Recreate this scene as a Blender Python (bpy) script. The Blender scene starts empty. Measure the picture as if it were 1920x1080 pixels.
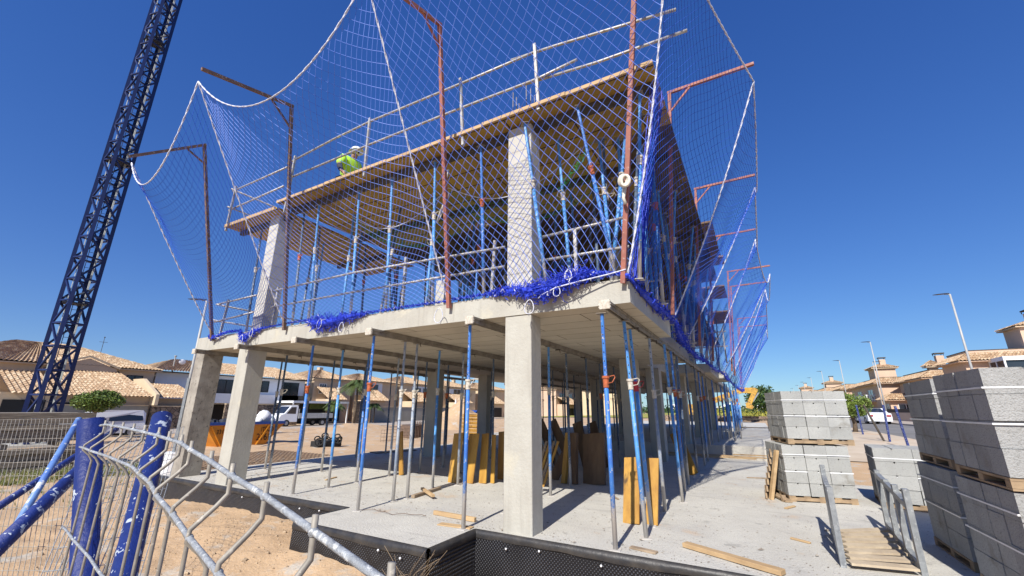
import bpy, bmesh, math, random
import numpy as np
from mathutils import Vector, Matrix, noise as mnoise
random.seed(7)
rnd = random.Random(11)
scene = bpy.context.scene
COL = scene.collection

# ------------------------------------------------------------------ camera
F_PX, TH, RO, AZ, HC = 785.0, math.radians(16.1), math.radians(0.4), math.radians(29.4), 1.51
def axis(x, y, w):
    c, s = math.cos(RO), math.sin(RO)
    x, y = c*x - s*y, s*x + c*y
    X, Y, Z = x, w*math.cos(TH) - y*math.sin(TH), w*math.sin(TH) + y*math.cos(TH)
    ca, sa = math.cos(AZ), math.sin(AZ)
    return Vector((X*ca - Y*sa, X*sa + Y*ca, Z))
cam_d = bpy.data.cameras.new('camera')
cam = bpy.data.objects.new('camera', cam_d)
COL.objects.link(cam)
r_, u_, f_ = axis(1, 0, 0), axis(0, 1, 0), axis(0, 0, 1)
M = Matrix((( r_.x, u_.x, -f_.x, 0), (r_.y, u_.y, -f_.y, 0), (r_.z, u_.z, -f_.z, HC), (0, 0, 0, 1)))
cam.matrix_world = M
cam_d.sensor_width = 36.0
cam_d.lens = 36.0 * F_PX / 1920.0
cam_d.clip_start = 0.02
cam_d.clip_end = 3000
scene.camera = cam
scene.render.resolution_x, scene.render.resolution_y = 1024, 576

# ------------------------------------------------------------------ light
SUN_DIR = Vector((-0.065, 0.755, -0.650)).normalized()      # the way the light travels
elev = math.asin(-SUN_DIR.z)
world = bpy.data.worlds.new('World')
scene.world = world
world.use_nodes = True
wn = world.node_tree
bg = wn.nodes['Background']
sky = wn.nodes.new('ShaderNodeTexSky')
sky.sky_type = 'NISHITA'
sky.sun_disc = False
sky.sun_elevation = elev
sky.sun_rotation = math.atan2(-SUN_DIR.x, -SUN_DIR.y)
sky.altitude = 0
sky.air_density = 1.0
sky.dust_density = 0.1
sky.ozone_density = 6.0
# the raw sky is too pale at the horizon and too green for this dry clear day: bend each channel
SK = 0.116
sep = wn.nodes.new('ShaderNodeSeparateColor'); comb = wn.nodes.new('ShaderNodeCombineColor')
hsv = wn.nodes.new('ShaderNodeHueSaturation'); hsv.inputs['Saturation'].default_value = 1.25
wn.links.new(sky.outputs[0], hsv.inputs['Color']); wn.links.new(hsv.outputs[0], sep.inputs[0])
for ch, (gain, gam) in enumerate(((0.53, 0.634), (0.72, 0.795), (0.90, 0.641))):
    a = wn.nodes.new('ShaderNodeMath'); a.operation = 'MULTIPLY'; a.inputs[1].default_value = SK
    p = wn.nodes.new('ShaderNodeMath'); p.operation = 'POWER'; p.inputs[1].default_value = gam
    m = wn.nodes.new('ShaderNodeMath'); m.operation = 'MULTIPLY'; m.inputs[1].default_value = gain/SK
    wn.links.new(sep.outputs[ch], a.inputs[0]); wn.links.new(a.outputs[0], p.inputs[0]); wn.links.new(p.outputs[0], m.inputs[0]); wn.links.new(m.outputs[0], comb.inputs[ch])
wn.links.new(comb.outputs[0], bg.inputs[0])
bg.inputs[1].default_value = 0.085
sun_d = bpy.data.lights.new('sun', 'SUN')
sun_d.energy = 5.0
sun_d.angle = math.radians(0.5)
sun_d.color = (1.0, 0.955, 0.88)
sun = bpy.data.objects.new('sun', sun_d)
sun.rotation_euler = SUN_DIR.to_track_quat('-Z', 'Y').to_euler()
COL.objects.link(sun)
scene.view_settings.view_transform = 'Standard'
scene.view_settings.look = 'None'
scene.view_settings.gamma = 1
scene.view_settings.use_curve_mapping = False
scene.view_settings.exposure = 0.45

# ------------------------------------------------------------------ materials
MATS = {}
def mat(name, col, rough=0.8, col2=None, scale=3.0, detail=5, lo=0.35, hi=0.65, bump=0.0, bscale=None, metal=0.0,
        spot=None, spot_scale=20.0, spot_lo=0.6, spot_hi=0.7, stretch=None, spec=None, extra=None, zdirt=None):
    m = bpy.data.materials.new(name)
    m.use_nodes = True
    nt = m.node_tree; N = nt.nodes; L = nt.links
    b = N['Principled BSDF']
    b.inputs['Roughness'].default_value = rough
    b.inputs['Metallic'].default_value = metal
    if spec is not None: b.inputs['Specular IOR Level'].default_value = spec
    tc = N.new('ShaderNodeTexCoord')
    vec = tc.outputs['Object']
    if stretch:
        mp = N.new('ShaderNodeMapping'); mp.inputs['Scale'].default_value = stretch
        L.new(vec, mp.inputs[0]); vec = mp.outputs[0]
    out = None
    def noise(sc, det=5):
        n = N.new('ShaderNodeTexNoise'); n.inputs['Scale'].default_value = sc; n.inputs['Detail'].default_value = det
        n.inputs['Roughness'].default_value = 0.62
        L.new(vec, n.inputs['Vector']); return n.outputs['Fac']
    def ramp(fac, a, bb):
        r = N.new('ShaderNodeMapRange'); r.inputs[1].default_value = a; r.inputs[2].default_value = bb
        L.new(fac, r.inputs[0]); return r.outputs[0]
    def mix(fac, A, B):
        x = N.new('ShaderNodeMix'); x.data_type = 'RGBA'
        for s, v in ((6, A), (7, B)):
            if isinstance(v, tuple): x.inputs[s].default_value = (*v, 1)
            else: L.new(v, x.inputs[s])
        if isinstance(fac, float): x.inputs[0].default_value = fac
        else: L.new(fac, x.inputs[0])
        return x.outputs[2]
    if col2 is None:
        col2 = tuple(c*0.82 for c in col)
    out = mix(ramp(noise(scale, detail), lo, hi), col, col2)
    if spot is not None:
        out = mix(ramp(noise(spot_scale, 4), spot_lo, spot_hi), out, spot)
    if zdirt is not None:            # (colour, z0, z1): splashes that thin out with height
        sx = N.new('ShaderNodeSeparateXYZ'); L.new(tc.outputs['Object'], sx.inputs[0])
        zr = N.new('ShaderNodeMapRange'); zr.inputs[1].default_value = zdirt[1]; zr.inputs[2].default_value = zdirt[2]
        zr.inputs[3].default_value = 1.0; zr.inputs[4].default_value = 0.0
        L.new(sx.outputs[2], zr.inputs[0])
        ad = N.new('ShaderNodeMath'); ad.operation = 'ADD'
        L.new(zr.outputs[0], ad.inputs[0]); L.new(noise(22, 4), ad.inputs[1])
        out = mix(ramp(ad.outputs[0], 0.75, 0.95), out, zdirt[0])
    h = None
    if extra: out, h = extra(nt, vec, out, mix, ramp, noise)
    L.new(out, b.inputs['Base Color'])
    if bump or h is not None:
        bp = N.new('ShaderNodeBump'); bp.inputs['Strength'].default_value = min(1.0, bump if bump else 0.6)
        bp.inputs['Distance'].default_value = 0.02
        L.new(h if h is not None else noise(bscale or scale*4, 6), bp.inputs['Height'])
        L.new(bp.outputs[0], b.inputs['Normal'])
    MATS[name] = m
    return m

def brick(nt, vec, sc=(1, 1, 1), bw=1.2, bh=0.5, ms=0.012, off=0.5, rot=None):
    N = nt.nodes; L = nt.links
    mp = N.new('ShaderNodeMapping'); mp.inputs['Scale'].default_value = sc
    if rot: mp.inputs['Rotation'].default_value = rot
    L.new(vec, mp.inputs[0])
    t = N.new('ShaderNodeTexBrick'); t.inputs['Scale'].default_value = 1.0
    t.inputs['Brick Width'].default_value = bw; t.inputs['Row Height'].default_value = bh
    t.inputs['Mortar Size'].default_value = ms; t.offset = off
    t.inputs['Color1'].default_value = (1, 1, 1, 1); t.inputs['Color2'].default_value = (0.55, 0.55, 0.55, 1)
    t.inputs['Mortar'].default_value = (0, 0, 0, 1)
    L.new(mp.outputs[0], t.inputs['Vector'])
    return t

def soffit_extra(nt, vec, out, mix, ramp, noise):
    t = brick(nt, vec, bw=2.0, bh=0.5, ms=0.008)
    tint = mix(t.outputs['Color'], (0.34, 0.29, 0.21), (0.54, 0.49, 0.39))
    o = mix(0.55, out, tint)
    o = mix(t.outputs['Fac'], o, (0.09, 0.07, 0.05))
    return o, None
def ply_extra(nt, vec, out, mix, ramp, noise):
    t = brick(nt, vec, bw=2.0, bh=0.5, ms=0.014)
    tint = mix(t.outputs['Color'], (0.66, 0.44, 0.06), (0.26, 0.165, 0.035))
    o = mix(0.6, out, tint)
    o = mix(t.outputs['Fac'], o, (0.05, 0.03, 0.015))
    return o, None
def dimple_extra(nt, vec, out, mix, ramp, noise):
    N = nt.nodes; L = nt.links
    v = N.new('ShaderNodeTexVoronoi'); v.inputs['Scale'].default_value = 34; v.inputs['Randomness'].default_value = 0.0
    mp = N.new('ShaderNodeMapping'); mp.inputs['Scale'].default_value = (1, 1, 1); mp.inputs['Rotation'].default_value = (0, math.radians(45), 0)
    L.new(vec, mp.inputs[0]); L.new(mp.outputs[0], v.inputs['Vector'])
    r = ramp(v.outputs['Distance'], 0.55, 0.15)
    return mix(r, (0.008, 0.008, 0.010), (0.085, 0.086, 0.095)), r  # paler dimple tops: their sheen is painted into the colour
def rubble_extra(nt, vec, out, mix, ramp, noise):
    N = nt.nodes; L = nt.links
    v = N.new('ShaderNodeTexVoronoi'); v.feature = 'DISTANCE_TO_EDGE'; v.inputs['Scale'].default_value = 3.2
    L.new(vec, v.inputs['Vector'])
    e = ramp(v.outputs['Distance'], 0.03, 0.09)
    v2 = N.new('ShaderNodeTexVoronoi'); v2.inputs['Scale'].default_value = 3.2
    L.new(vec, v2.inputs['Vector'])
    sx = N.new('ShaderNodeSeparateColor'); L.new(v2.outputs['Color'], sx.inputs[0])
    o = mix(sx.outputs[0], (0.30, 0.22, 0.15), (0.17, 0.12, 0.09))
    return mix(e, (0.07, 0.055, 0.04), o), e
def slab_extra(nt, vec, out, mix, ramp, noise):
    n1 = noise(70, 4); n2 = noise(1.1, 5)
    o = mix(ramp(n1, 0.60, 0.66), out, (0.24, 0.20, 0.155))
    o = mix(ramp(noise(150, 3), 0.62, 0.68), o, (0.70, 0.67, 0.61))
    o = mix(ramp(noise(0.55, 4), 0.55, 0.75), o, (0.42, 0.41, 0.39))
    o = mix(ramp(n2, 0.60, 0.74), o, (0.52, 0.38, 0.25))
    o = mix(ramp(noise(3.3, 7), 0.60, 0.68), o, (0.36, 0.345, 0.31))
    mp = nt.nodes.new('ShaderNodeMapping'); mp.inputs['Rotation'].default_value = (0,0,.5); mp.inputs['Scale'].default_value = (.35, 5, 1); nt.links.new(vec, mp.inputs[0])
    nn = nt.nodes.new('ShaderNodeTexNoise'); nn.inputs['Scale'].default_value = 1.0; nn.inputs['Detail'].default_value = 6; nt.links.new(mp.outputs[0], nn.inputs['Vector'])
    o = mix(ramp(nn.outputs['Fac'], 0.62, 0.70), o, (0.42, 0.40, 0.36))
    return o, noise(34, 8)
def sand_extra(nt, vec, out, mix, ramp, noise):
    n1 = noise(26, 6)
    o = mix(ramp(n1, 0.60, 0.72), out, (0.28, 0.19, 0.12))
    o = mix(ramp(noise(90, 3), 0.62, 0.68), o, (0.55, 0.50, 0.44))
    o = mix(ramp(noise(1.6, 6), 0.56, 0.66), o, (0.45, 0.40, 0.33))
    return o, noise(16, 9)
def plaster_line_extra(nt, vec, out, mix, ramp, noise):
    N = nt.nodes; L = nt.links
    sx = N.new('ShaderNodeSeparateXYZ'); L.new(vec, sx.inputs[0])
    w = N.new('ShaderNodeTexWave'); w.wave_type = 'BANDS'; w.bands_direction = 'Z'; w.inputs['Scale'].default_value = 1.05
    w.inputs['Distortion'].default_value = 0.4
    L.new(vec, w.inputs['Vector'])
    o = mix(ramp(w.outputs['Fac'], 0.97, 1.0), out, (0.34, 0.31, 0.27))
    return o, None
def conc_extra(nt, vec, out, mix, ramp, noise):
    N = nt.nodes; L = nt.links
    mp = N.new('ShaderNodeMapping'); mp.inputs['Scale'].default_value = (9, 9, 0.7); L.new(vec, mp.inputs[0])
    n = N.new('ShaderNodeTexNoise'); n.inputs['Scale'].default_value = 1.0; n.inputs['Detail'].default_value = 5; L.new(mp.outputs[0], n.inputs['Vector'])
    o = mix(ramp(n.outputs['Fac'], 0.55, 0.75), out, (0.34, 0.32, 0.275))
    o = mix(ramp(noise(1.7, 4), 0.60, 0.70), o, (0.47, 0.44, 0.355))
    return o, noise(26, 8)
def block_extra(nt, vec, out, mix, ramp, noise):
    N = nt.nodes; L = nt.links
    oi = N.new('ShaderNodeObjectInfo'); hv = N.new('ShaderNodeHueSaturation')
    mr = N.new('ShaderNodeMapRange'); mr.inputs[3].default_value = 1.04; mr.inputs[4].default_value = 1.28
    L.new(oi.outputs['Random'], mr.inputs[0]); L.new(mr.outputs[0], hv.inputs['Value']); L.new(out, hv.inputs['Color'])
    o = mix(ramp(noise(2.4, 5), 0.60, 0.72), hv.outputs[0], (0.25, 0.235, 0.205))
    return o, noise(75, 6)
def chip_extra(c):
    def fn(nt, vec, out, mix, ramp, noise):
        N = nt.nodes; L = nt.links
        v = noise(19, 5)
        o = mix(ramp(v, 0.585, 0.60), out, c)
        return o, None
    return fn

mat('concrete', (0.44, 0.425, 0.37), 0.88, (0.38, 0.36, 0.31), 2.2, spot=(0.24, 0.22, 0.19), spot_scale=42, spot_lo=0.66, spot_hi=0.72, bump=0.35, bscale=30, extra=conc_extra)
mat('concrete_upper', (0.50, 0.48, 0.43), 0.85, (0.43, 0.41, 0.37), 3, bump=0.2, bscale=30, extra=plaster_line_extra)
mat('concrete_stained', (0.36, 0.33, 0.28), 0.9, (0.22, 0.195, 0.165), 3.0, spot=(0.12, 0.10, 0.085), spot_scale=12, spot_lo=0.6, spot_hi=0.7, bump=0.4, bscale=24)
mat('soffit', (0.50, 0.44, 0.34), 0.9, (0.36, 0.31, 0.235), 1.6, bump=0.3, extra=soffit_extra)
mat('slab', (0.53, 0.51, 0.455), 0.92, (0.45, 0.43, 0.385), 1.1, bump=0.8, extra=slab_extra)
mat('sand', (0.52, 0.355, 0.205), 0.95, (0.42, 0.28, 0.16), 0.7, bump=1.0, extra=sand_extra)
mat('asphalt', (0.20, 0.19, 0.18), 0.9, (0.15, 0.145, 0.135), 0.4, bump=0.3, bscale=40, spot=(0.25, 0.22, 0.18), spot_scale=0.8, spot_lo=0.55, spot_hi=0.75)
mat('verge', (0.56, 0.47, 0.36), 0.95, (0.46, 0.37, 0.27), 0.9, bump=0.8, spot=(0.52,0.33,0.18), spot_scale=0.5, spot_lo=0.58, spot_hi=0.7)
mat('slat_pale', (0.50, 0.41, 0.29), 0.85, (0.38, 0.30, 0.21), 6, bump=0.2)
mat('crumb', (0.17, 0.14, 0.11), 0.9, (0.34, 0.30, 0.25), 9)
mat('paving', (0.42, 0.36, 0.30), 0.9, (0.34, 0.29, 0.24), 0.8, bump=0.2)
mat('field', (0.32, 0.30, 0.06), 0.95, (0.12, 0.145, 0.035), 0.5, lo=0.42, hi=0.62, spot=(0.46, 0.41, 0.05), spot_scale=0.8, spot_lo=0.5, spot_hi=0.6, bump=0.5)
mat('membrane', (0.03, 0.03, 0.034), 0.38, None, bump=1.0, extra=dimple_extra)
mat('membrane_lip', (0.022, 0.022, 0.024), 0.45, (0.05, 0.045, 0.04), 6, bump=0.4, bscale=9)
mat('ply', (0.52, 0.33, 0.05), 0.75, (0.24, 0.145, 0.03), 1.3, extra=ply_extra, bump=0.1)
mat('ply_shaded', (0.11, 0.075, 0.04), 0.85, (0.05, 0.035, 0.022), 1.7, spot=(0.20, 0.12, 0.04), spot_scale=1.1, spot_lo=0.58, spot_hi=0.66, bump=0.2)  # darker copy of ply: shade behind the nets put into the colour
mat('board', (0.50, 0.28, 0.05), 0.6, (0.30, 0.145, 0.025), 5, stretch=(1, 1, 0.12), spot=(0.10, 0.055, 0.02), spot_scale=4, spot_lo=0.62, spot_hi=0.72, bump=0.12)
mat('board_dark', (0.20, 0.12, 0.06), 0.75, (0.10, 0.055, 0.03), 4, stretch=(1, 1, 0.15), spot=(0.32, 0.28, 0.22), spot_scale=3, spot_lo=0.58, spot_hi=0.7, bump=0.2)
mat('timber', (0.52, 0.36, 0.19), 0.8, (0.36, 0.235, 0.12), 5, stretch=(0.2, 1, 1), bump=0.2)
mat('timber_old', (0.36, 0.27, 0.18), 0.85, (0.22, 0.16, 0.105), 6, bump=0.3)
mat('timber_grey', (0.34, 0.29, 0.22), 0.9, (0.17, 0.14, 0.105), 4, stretch=(0.5, 0.5, 6), bump=0.5)
mat('pallet_wood', (0.38, 0.27, 0.16), 0.85, (0.24, 0.165, 0.10), 7, bump=0.2)
mat('steel_beam', (0.30, 0.27, 0.22), 0.8, (0.17, 0.145, 0.115), 6, spot=(0.10, 0.07, 0.05), spot_scale=8, spot_lo=0.62, spot_hi=0.7, bump=0.2)
mat('deck_beam', (0.09, 0.075, 0.06), 0.8, (0.05, 0.04, 0.03), 5)
DIRT = ((0.50, 0.47, 0.43), 0.0, 0.72)
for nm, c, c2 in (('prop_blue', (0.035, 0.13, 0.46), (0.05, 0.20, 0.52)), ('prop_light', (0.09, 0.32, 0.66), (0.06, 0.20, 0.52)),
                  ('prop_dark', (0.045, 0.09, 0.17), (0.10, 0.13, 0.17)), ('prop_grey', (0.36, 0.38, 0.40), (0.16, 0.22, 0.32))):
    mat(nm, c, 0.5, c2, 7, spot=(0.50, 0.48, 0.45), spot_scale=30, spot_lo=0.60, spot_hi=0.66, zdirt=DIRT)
mat('collar_orange', (0.50, 0.12, 0.04), 0.7, (0.30, 0.08, 0.03), 20)
mat('collar_white', (0.60, 0.56, 0.48), 0.7, (0.38, 0.33, 0.26), 30)
mat('collar_red', (0.60, 0.03, 0.04), 0.5, (0.40, 0.03, 0.03), 20)
mat('galvanised', (0.30, 0.315, 0.32), 0.5, (0.20, 0.21, 0.22), 14, metal=0.3, spot=(0.42, 0.43, 0.43), spot_scale=25, spot_lo=0.58, spot_hi=0.68)
mat('scaffold', (0.52, 0.51, 0.48), 0.5, (0.30, 0.27, 0.24), 9, metal=0.3, spot=(0.14, 0.10, 0.08), spot_scale=14, spot_lo=0.60, spot_hi=0.68)
mat('rust_red', (0.36, 0.125, 0.085), 0.7, (0.24, 0.09, 0.07), 6, spot=(0.38, 0.28, 0.24), spot_scale=18, spot_lo=0.6, spot_hi=0.7)
mat('rust_brown', (0.17, 0.095, 0.065), 0.75, (0.10, 0.06, 0.05), 6, spot=(0.40, 0.35, 0.33), spot_scale=30, spot_lo=0.58, spot_hi=0.66)
mat('net_blue', (0.025, 0.115, 0.60), 0.6, (0.02, 0.09, 0.50), 3)
mat('net_sunlit', (0.12, 0.22, 0.68), 0.6, (0.08, 0.16, 0.60), 3)  # lighter copy of net_blue: sunlight on the front cords put into the colour
mat('net_deep', (0.018, 0.055, 0.62), 0.6, (0.012, 0.035, 0.45), 5)
mat('net_green', (0.02, 0.30, 0.08), 0.6)
mat('rope_white', (0.72, 0.73, 0.78), 0.8, (0.45, 0.47, 0.60), 40, lo=0.45, hi=0.55)
mat('rope_cream', (0.66, 0.62, 0.52), 0.8)
mat('crane_blue', (0.006, 0.018, 0.10), 0.45, (0.005, 0.013, 0.065), 1.2)
mat('crane_dark', (0.02, 0.03, 0.06), 0.6)
mat('crane_cable', (0.55, 0.58, 0.55), 0.6)
mat('fence_blue', (0.010, 0.024, 0.15), 0.5, (0.007, 0.016, 0.10), 9, spot=(0.40, 0.44, 0.48), spot_scale=42, spot_lo=0.66, spot_hi=0.67, spec=0.4, bump=0.25, bscale=60)
mat('fence_blue_worn', (0.010, 0.028, 0.18), 0.55, (0.008, 0.02, 0.12), 9, spot=(0.45, 0.50, 0.56), spot_scale=48, spot_lo=0.60, spot_hi=0.615, bump=0.3, bscale=60)
mat('fence_pale', (0.16, 0.29, 0.56), 0.5, (0.06, 0.14, 0.42), 9, spot=(0.55, 0.58, 0.62), spot_scale=22, spot_lo=0.55, spot_hi=0.6)
mat('fence_wire', (0.36, 0.385, 0.41), 0.6, (0.24, 0.255, 0.27), 70, metal=0.2, spot=(0.55,0.56,0.55), spot_scale=180, spot_lo=0.56, spot_hi=0.62, bump=0.4, bscale=200)
mat('fence_wire_tan', (0.33, 0.30, 0.25), 0.6, (0.22, 0.20, 0.17), 60, metal=0.1, spot=(0.42,0.38,0.32), spot_scale=160, spot_lo=0.6, spot_hi=0.66)
mat('block', (0.315, 0.315, 0.305), 0.95, (0.27, 0.27, 0.26), 3, spot=(0.20, 0.20, 0.19), spot_scale=60, spot_lo=0.54, spot_hi=0.66, bump=0.8, bscale=70, extra=block_extra)
mat('block_pale', (0.345, 0.345, 0.325), 0.95, (0.30, 0.30, 0.285), 3, spot=(0.23, 0.225, 0.215), spot_scale=60, spot_lo=0.56, spot_hi=0.68, bump=0.7, bscale=80, extra=block_extra)
mat('strap', (0.80, 0.80, 0.80), 0.35)
mat('tile', (0.46, 0.31, 0.18), 0.85, (0.26, 0.165, 0.10), 6, lo=0.4, hi=0.6, spot=(0.56, 0.44, 0.30), spot_scale=3.2, spot_lo=0.50, spot_hi=0.6)
mat('stucco_tan', (0.56, 0.43, 0.30), 0.9, (0.50, 0.38, 0.26), 0.8, bump=0.2, bscale=20)
mat('stucco_cream', (0.62, 0.49, 0.33), 0.9, (0.56, 0.43, 0.28), 0.8)
mat('stucco_pink', (0.60, 0.43, 0.31), 0.9, (0.54, 0.38, 0.27), 0.6)
mat('white_wall', (0.78, 0.79, 0.80), 0.8, (0.70, 0.71, 0.73), 0.8)
mat('garden_wall', (0.32, 0.29, 0.24), 0.9, (0.26, 0.235, 0.19), 0.8)
mat('stone_wall', (0.3, 0.22, 0.15), 0.9, None, bump=0.6, extra=rubble_extra)
mat('glass_dark', (0.025, 0.03, 0.04), 0.12, (0.015, 0.02, 0.03), 1, spec=0.8)
mat('dark', (0.012, 0.012, 0.013), 0.8)
mat('dark_brown', (0.06, 0.035, 0.022), 0.8)
mat('frame_white', (0.78, 0.78, 0.78), 0.5)
mat('car_white', (0.80, 0.81, 0.83), 0.22, (0.78, 0.79, 0.81), 1, spec=0.6)
mat('truck_grey', (0.42, 0.42, 0.41), 0.5, (0.33, 0.33, 0.32), 4)
mat('rubber', (0.018, 0.018, 0.018), 0.8)
mat('hub', (0.35, 0.35, 0.36), 0.4, metal=0.5)
mat('lamp_red', (0.35, 0.01, 0.01), 0.3)
mat('skip_orange', (0.66, 0.27, 0.02), 0.5, (0.55, 0.20, 0.015), 2, spot=(0.35, 0.20, 0.10), spot_scale=6, spot_lo=0.62, spot_hi=0.7)
mat('skip_blue', (0.02, 0.075, 0.32), 0.5)
mat('digger', (0.60, 0.33, 0.04), 0.55, (0.30, 0.17, 0.03), 3, spot=(0.10,0.08,0.05), spot_scale=4, spot_lo=0.55, spot_hi=0.62)
mat('bag_white', (0.78, 0.78, 0.78), 0.7, (0.62, 0.63, 0.65), 6, bump=0.6, bscale=10)
mat('leaf', (0.12, 0.18, 0.03), 0.55, (0.06, 0.10, 0.018), 6, lo=0.4, hi=0.6)
mat('leaf_bright', (0.20, 0.27, 0.04), 0.55, (0.11, 0.165, 0.025), 6, lo=0.4, hi=0.6)
mat('leaf_dark', (0.04, 0.085, 0.022), 0.6, (0.02, 0.045, 0.012), 3, lo=0.4, hi=0.6)
mat('palm_leaf', (0.055, 0.10, 0.025), 0.5, (0.10, 0.12, 0.035), 2)
mat('bark', (0.16, 0.115, 0.075), 0.9, (0.09, 0.065, 0.045), 9, bump=0.6)
mat('grass', (0.12, 0.16, 0.035), 0.8, (0.22, 0.22, 0.07), 2)
mat('flower', (0.75, 0.73, 0.60), 0.7)
mat('lamp_pole', (0.40, 0.40, 0.39), 0.5, (0.34, 0.34, 0.33), 3)
mat('lamp_head', (0.05, 0.06, 0.075), 0.4)
mat('skin', (0.42, 0.24, 0.16), 0.6)
mat('hivis', (0.52, 0.90, 0.06), 0.7, (0.42, 0.78, 0.05), 9)
mat('helmet', (0.85, 0.85, 0.86), 0.3)
mat('cloth_dark', (0.03, 0.035, 0.05), 0.85)
mat('rock', (0.50, 0.38, 0.25), 0.95, (0.38, 0.28, 0.18), 6, bump=0.7, bscale=12)
mat('text_black', (0.02, 0.012, 0.01), 0.8)
mat('steel_rebar', (0.16, 0.10, 0.07), 0.8, (0.10, 0.07, 0.05), 9)
mat('rebar_grey', (0.30, 0.30, 0.32), 0.6, (0.2, 0.17, 0.15), 9)
mat('twig', (0.30, 0.22, 0.14), 0.9)
mat('umbrella_white', (0.75, 0.75, 0.78), 0.7)

# ------------------------------------------------------------------ mesh helpers
class MB:
    def __init__(s): s.V = []; s.F = []; s.I = []
    def add(s, vs, fs, mi=0):
        o = len(s.V); s.V.extend([tuple(v) for v in vs]); s.F.extend([tuple(i+o for i in f) for f in fs]); s.I.extend([mi]*len(fs)); return s
    def box(s, x0, x1, y0, y1, z0, z1, mi=0, bot=None):
        v = [(x0,y0,z0),(x1,y0,z0),(x1,y1,z0),(x0,y1,z0),(x0,y0,z1),(x1,y0,z1),(x1,y1,z1),(x0,y1,z1)]
        s.add(v, [(4,5,6,7),(0,1,5,4),(1,2,6,5),(2,3,7,6),(3,0,4,7)], mi)
        s.add(v[:4], [(3,2,1,0)], mi if bot is None else bot); return s
    def sq(s, p, q, w, h=None, up=(0,0,1), mi=0):
        p, q = Vector(p), Vector(q); h = h or w
        d = (q-p).normalized(); up = Vector(up)
        if abs(d.dot(up)) > 0.98: up = Vector((0,1,0))
        a = d.cross(up).normalized(); b = a.cross(d).normalized()
        vs = []
        for e in (p, q):
            for i, j in ((-1,-1),(1,-1),(1,1),(-1,1)): vs.append(e + a*(w/2*i) + b*(h/2*j))
        s.add(vs, [(3,2,1,0),(4,5,6,7),(0,1,5,4),(1,2,6,5),(2,3,7,6),(3,0,4,7)], mi); return s
    def bar(s, p, q, r, n=8, r2=None, cap=True, mi=0):
        p, q = Vector(p), Vector(q); r2 = r if r2 is None else r2
        d = (q-p); d.normalize(); up = Vector((0,0,1)) if abs(d.z) < 0.9 else Vector((1,0,0))
        a = d.cross(up).normalized(); b = d.cross(a)
        vs = [e + (a*math.cos(t) + b*math.sin(t))*rr for e, rr in ((p, r), (q, r2)) for t in [2*math.pi*k/n for k in range(n)]]
        fs = [(k, (k+1)%n, n+(k+1)%n, n+k) for k in range(n)]
        if cap: fs += [tuple(range(n-1,-1,-1)), tuple(range(n, 2*n))]
        s.add(vs, fs, mi); return s
    def tube(s, pts, r, n=6, mi=0, closed=False):
        pts = [Vector(p) for p in pts]; m = len(pts); vs = []; prev = None
        for i, p in enumerate(pts):
            d = (pts[min(i+1, m-1)] - pts[max(i-1, 0)]).normalized() if not closed else (pts[(i+1)%m]-pts[(i-1)%m]).normalized()
            if prev is None:
                up = Vector((0,0,1)) if abs(d.z) < 0.9 else Vector((1,0,0)); a = d.cross(up).normalized()
            else: a = (prev - d*prev.dot(d)).normalized()
            prev = a; b = d.cross(a); rr = r[i] if isinstance(r, (list, tuple)) else r
            vs += [p + (a*math.cos(2*math.pi*k/n) + b*math.sin(2*math.pi*k/n))*rr for k in range(n)]
        fs = []
        for i in range(m if closed else m-1):
            j = (i+1) % m
            for k in range(n): fs.append((i*n+k, i*n+(k+1)%n, j*n+(k+1)%n, j*n+k))
        if not closed: fs += [tuple(range(n-1,-1,-1)), tuple(range((m-1)*n, m*n))]
        s.add(vs, fs, mi); return s
    def prism(s, poly, axis, a0, a1, mi=0):
        """poly = 2-D outline; axis 'x','y','z' = extrusion axis"""
        def P(u, v, w): return {'x': (w,u,v), 'y': (u,w,v), 'z': (u,v,w)}[axis]
        n = len(poly); vs = [P(u,v,a0) for u, v in poly] + [P(u,v,a1) for u, v in poly]
        s.add(vs, [tuple(range(n-1,-1,-1)), tuple(range(n,2*n))] + [(k,(k+1)%n,n+(k+1)%n,n+k) for k in range(n)], mi); return s
    def blob(s, c, r, n=10, m=7, jit=0.0, mi=0, sq=(1,1,1)):
        c = Vector(c); vs = []
        for j in range(m+1):
            th = math.pi*j/m
            for k in range(n):
                ph = 2*math.pi*k/n; q = 1 + jit*(rnd.random()-0.5)
                vs.append((c.x + r*q*sq[0]*math.sin(th)*math.cos(ph), c.y + r*q*sq[1]*math.sin(th)*math.sin(ph), c.z + r*q*sq[2]*math.cos(th)))
        fs = [(j*n+k, (j+1)*n+k, (j+1)*n+(k+1)%n, j*n+(k+1)%n) for j in range(m) for k in range(n)]
        s.add(vs, fs, mi); return s
    def wires(s, segs, r, n=3):
        """many thin unlinked wires"""
        if not len(segs): return s
        A = np.array([[tuple(p), tuple(q)] for p, q in segs], float)
        P, Q = A[:,0], A[:,1]; D = Q-P; L = np.linalg.norm(D, axis=1)[:,None]; L[L == 0] = 1; D = D/L
        up = np.where(np.abs(D[:,2:3]) > 0.9, np.array([[1.,0,0]]), np.array([[0.,0,1]]))
        a = np.cross(D, up); a /= np.linalg.norm(a, axis=1)[:,None]; b = np.cross(D, a)
        vs = []
        for E in (P, Q):
            for k in range(n):
                t = 2*math.pi*k/n; vs.append(E + (a*math.cos(t) + b*math.sin(t))*r)
        vs = np.stack(vs, 1).reshape(-1, 3)
        o = len(s.V); s.V.extend(map(tuple, vs.tolist())); st = 2*n
        for i in range(len(segs)):
            q = o + i*st
            for k in range(n): s.F.append((q+k, q+(k+1)%n, q+n+(k+1)%n, q+n+k))
        s.I.extend([0]*(n*len(segs))); return s
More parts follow.
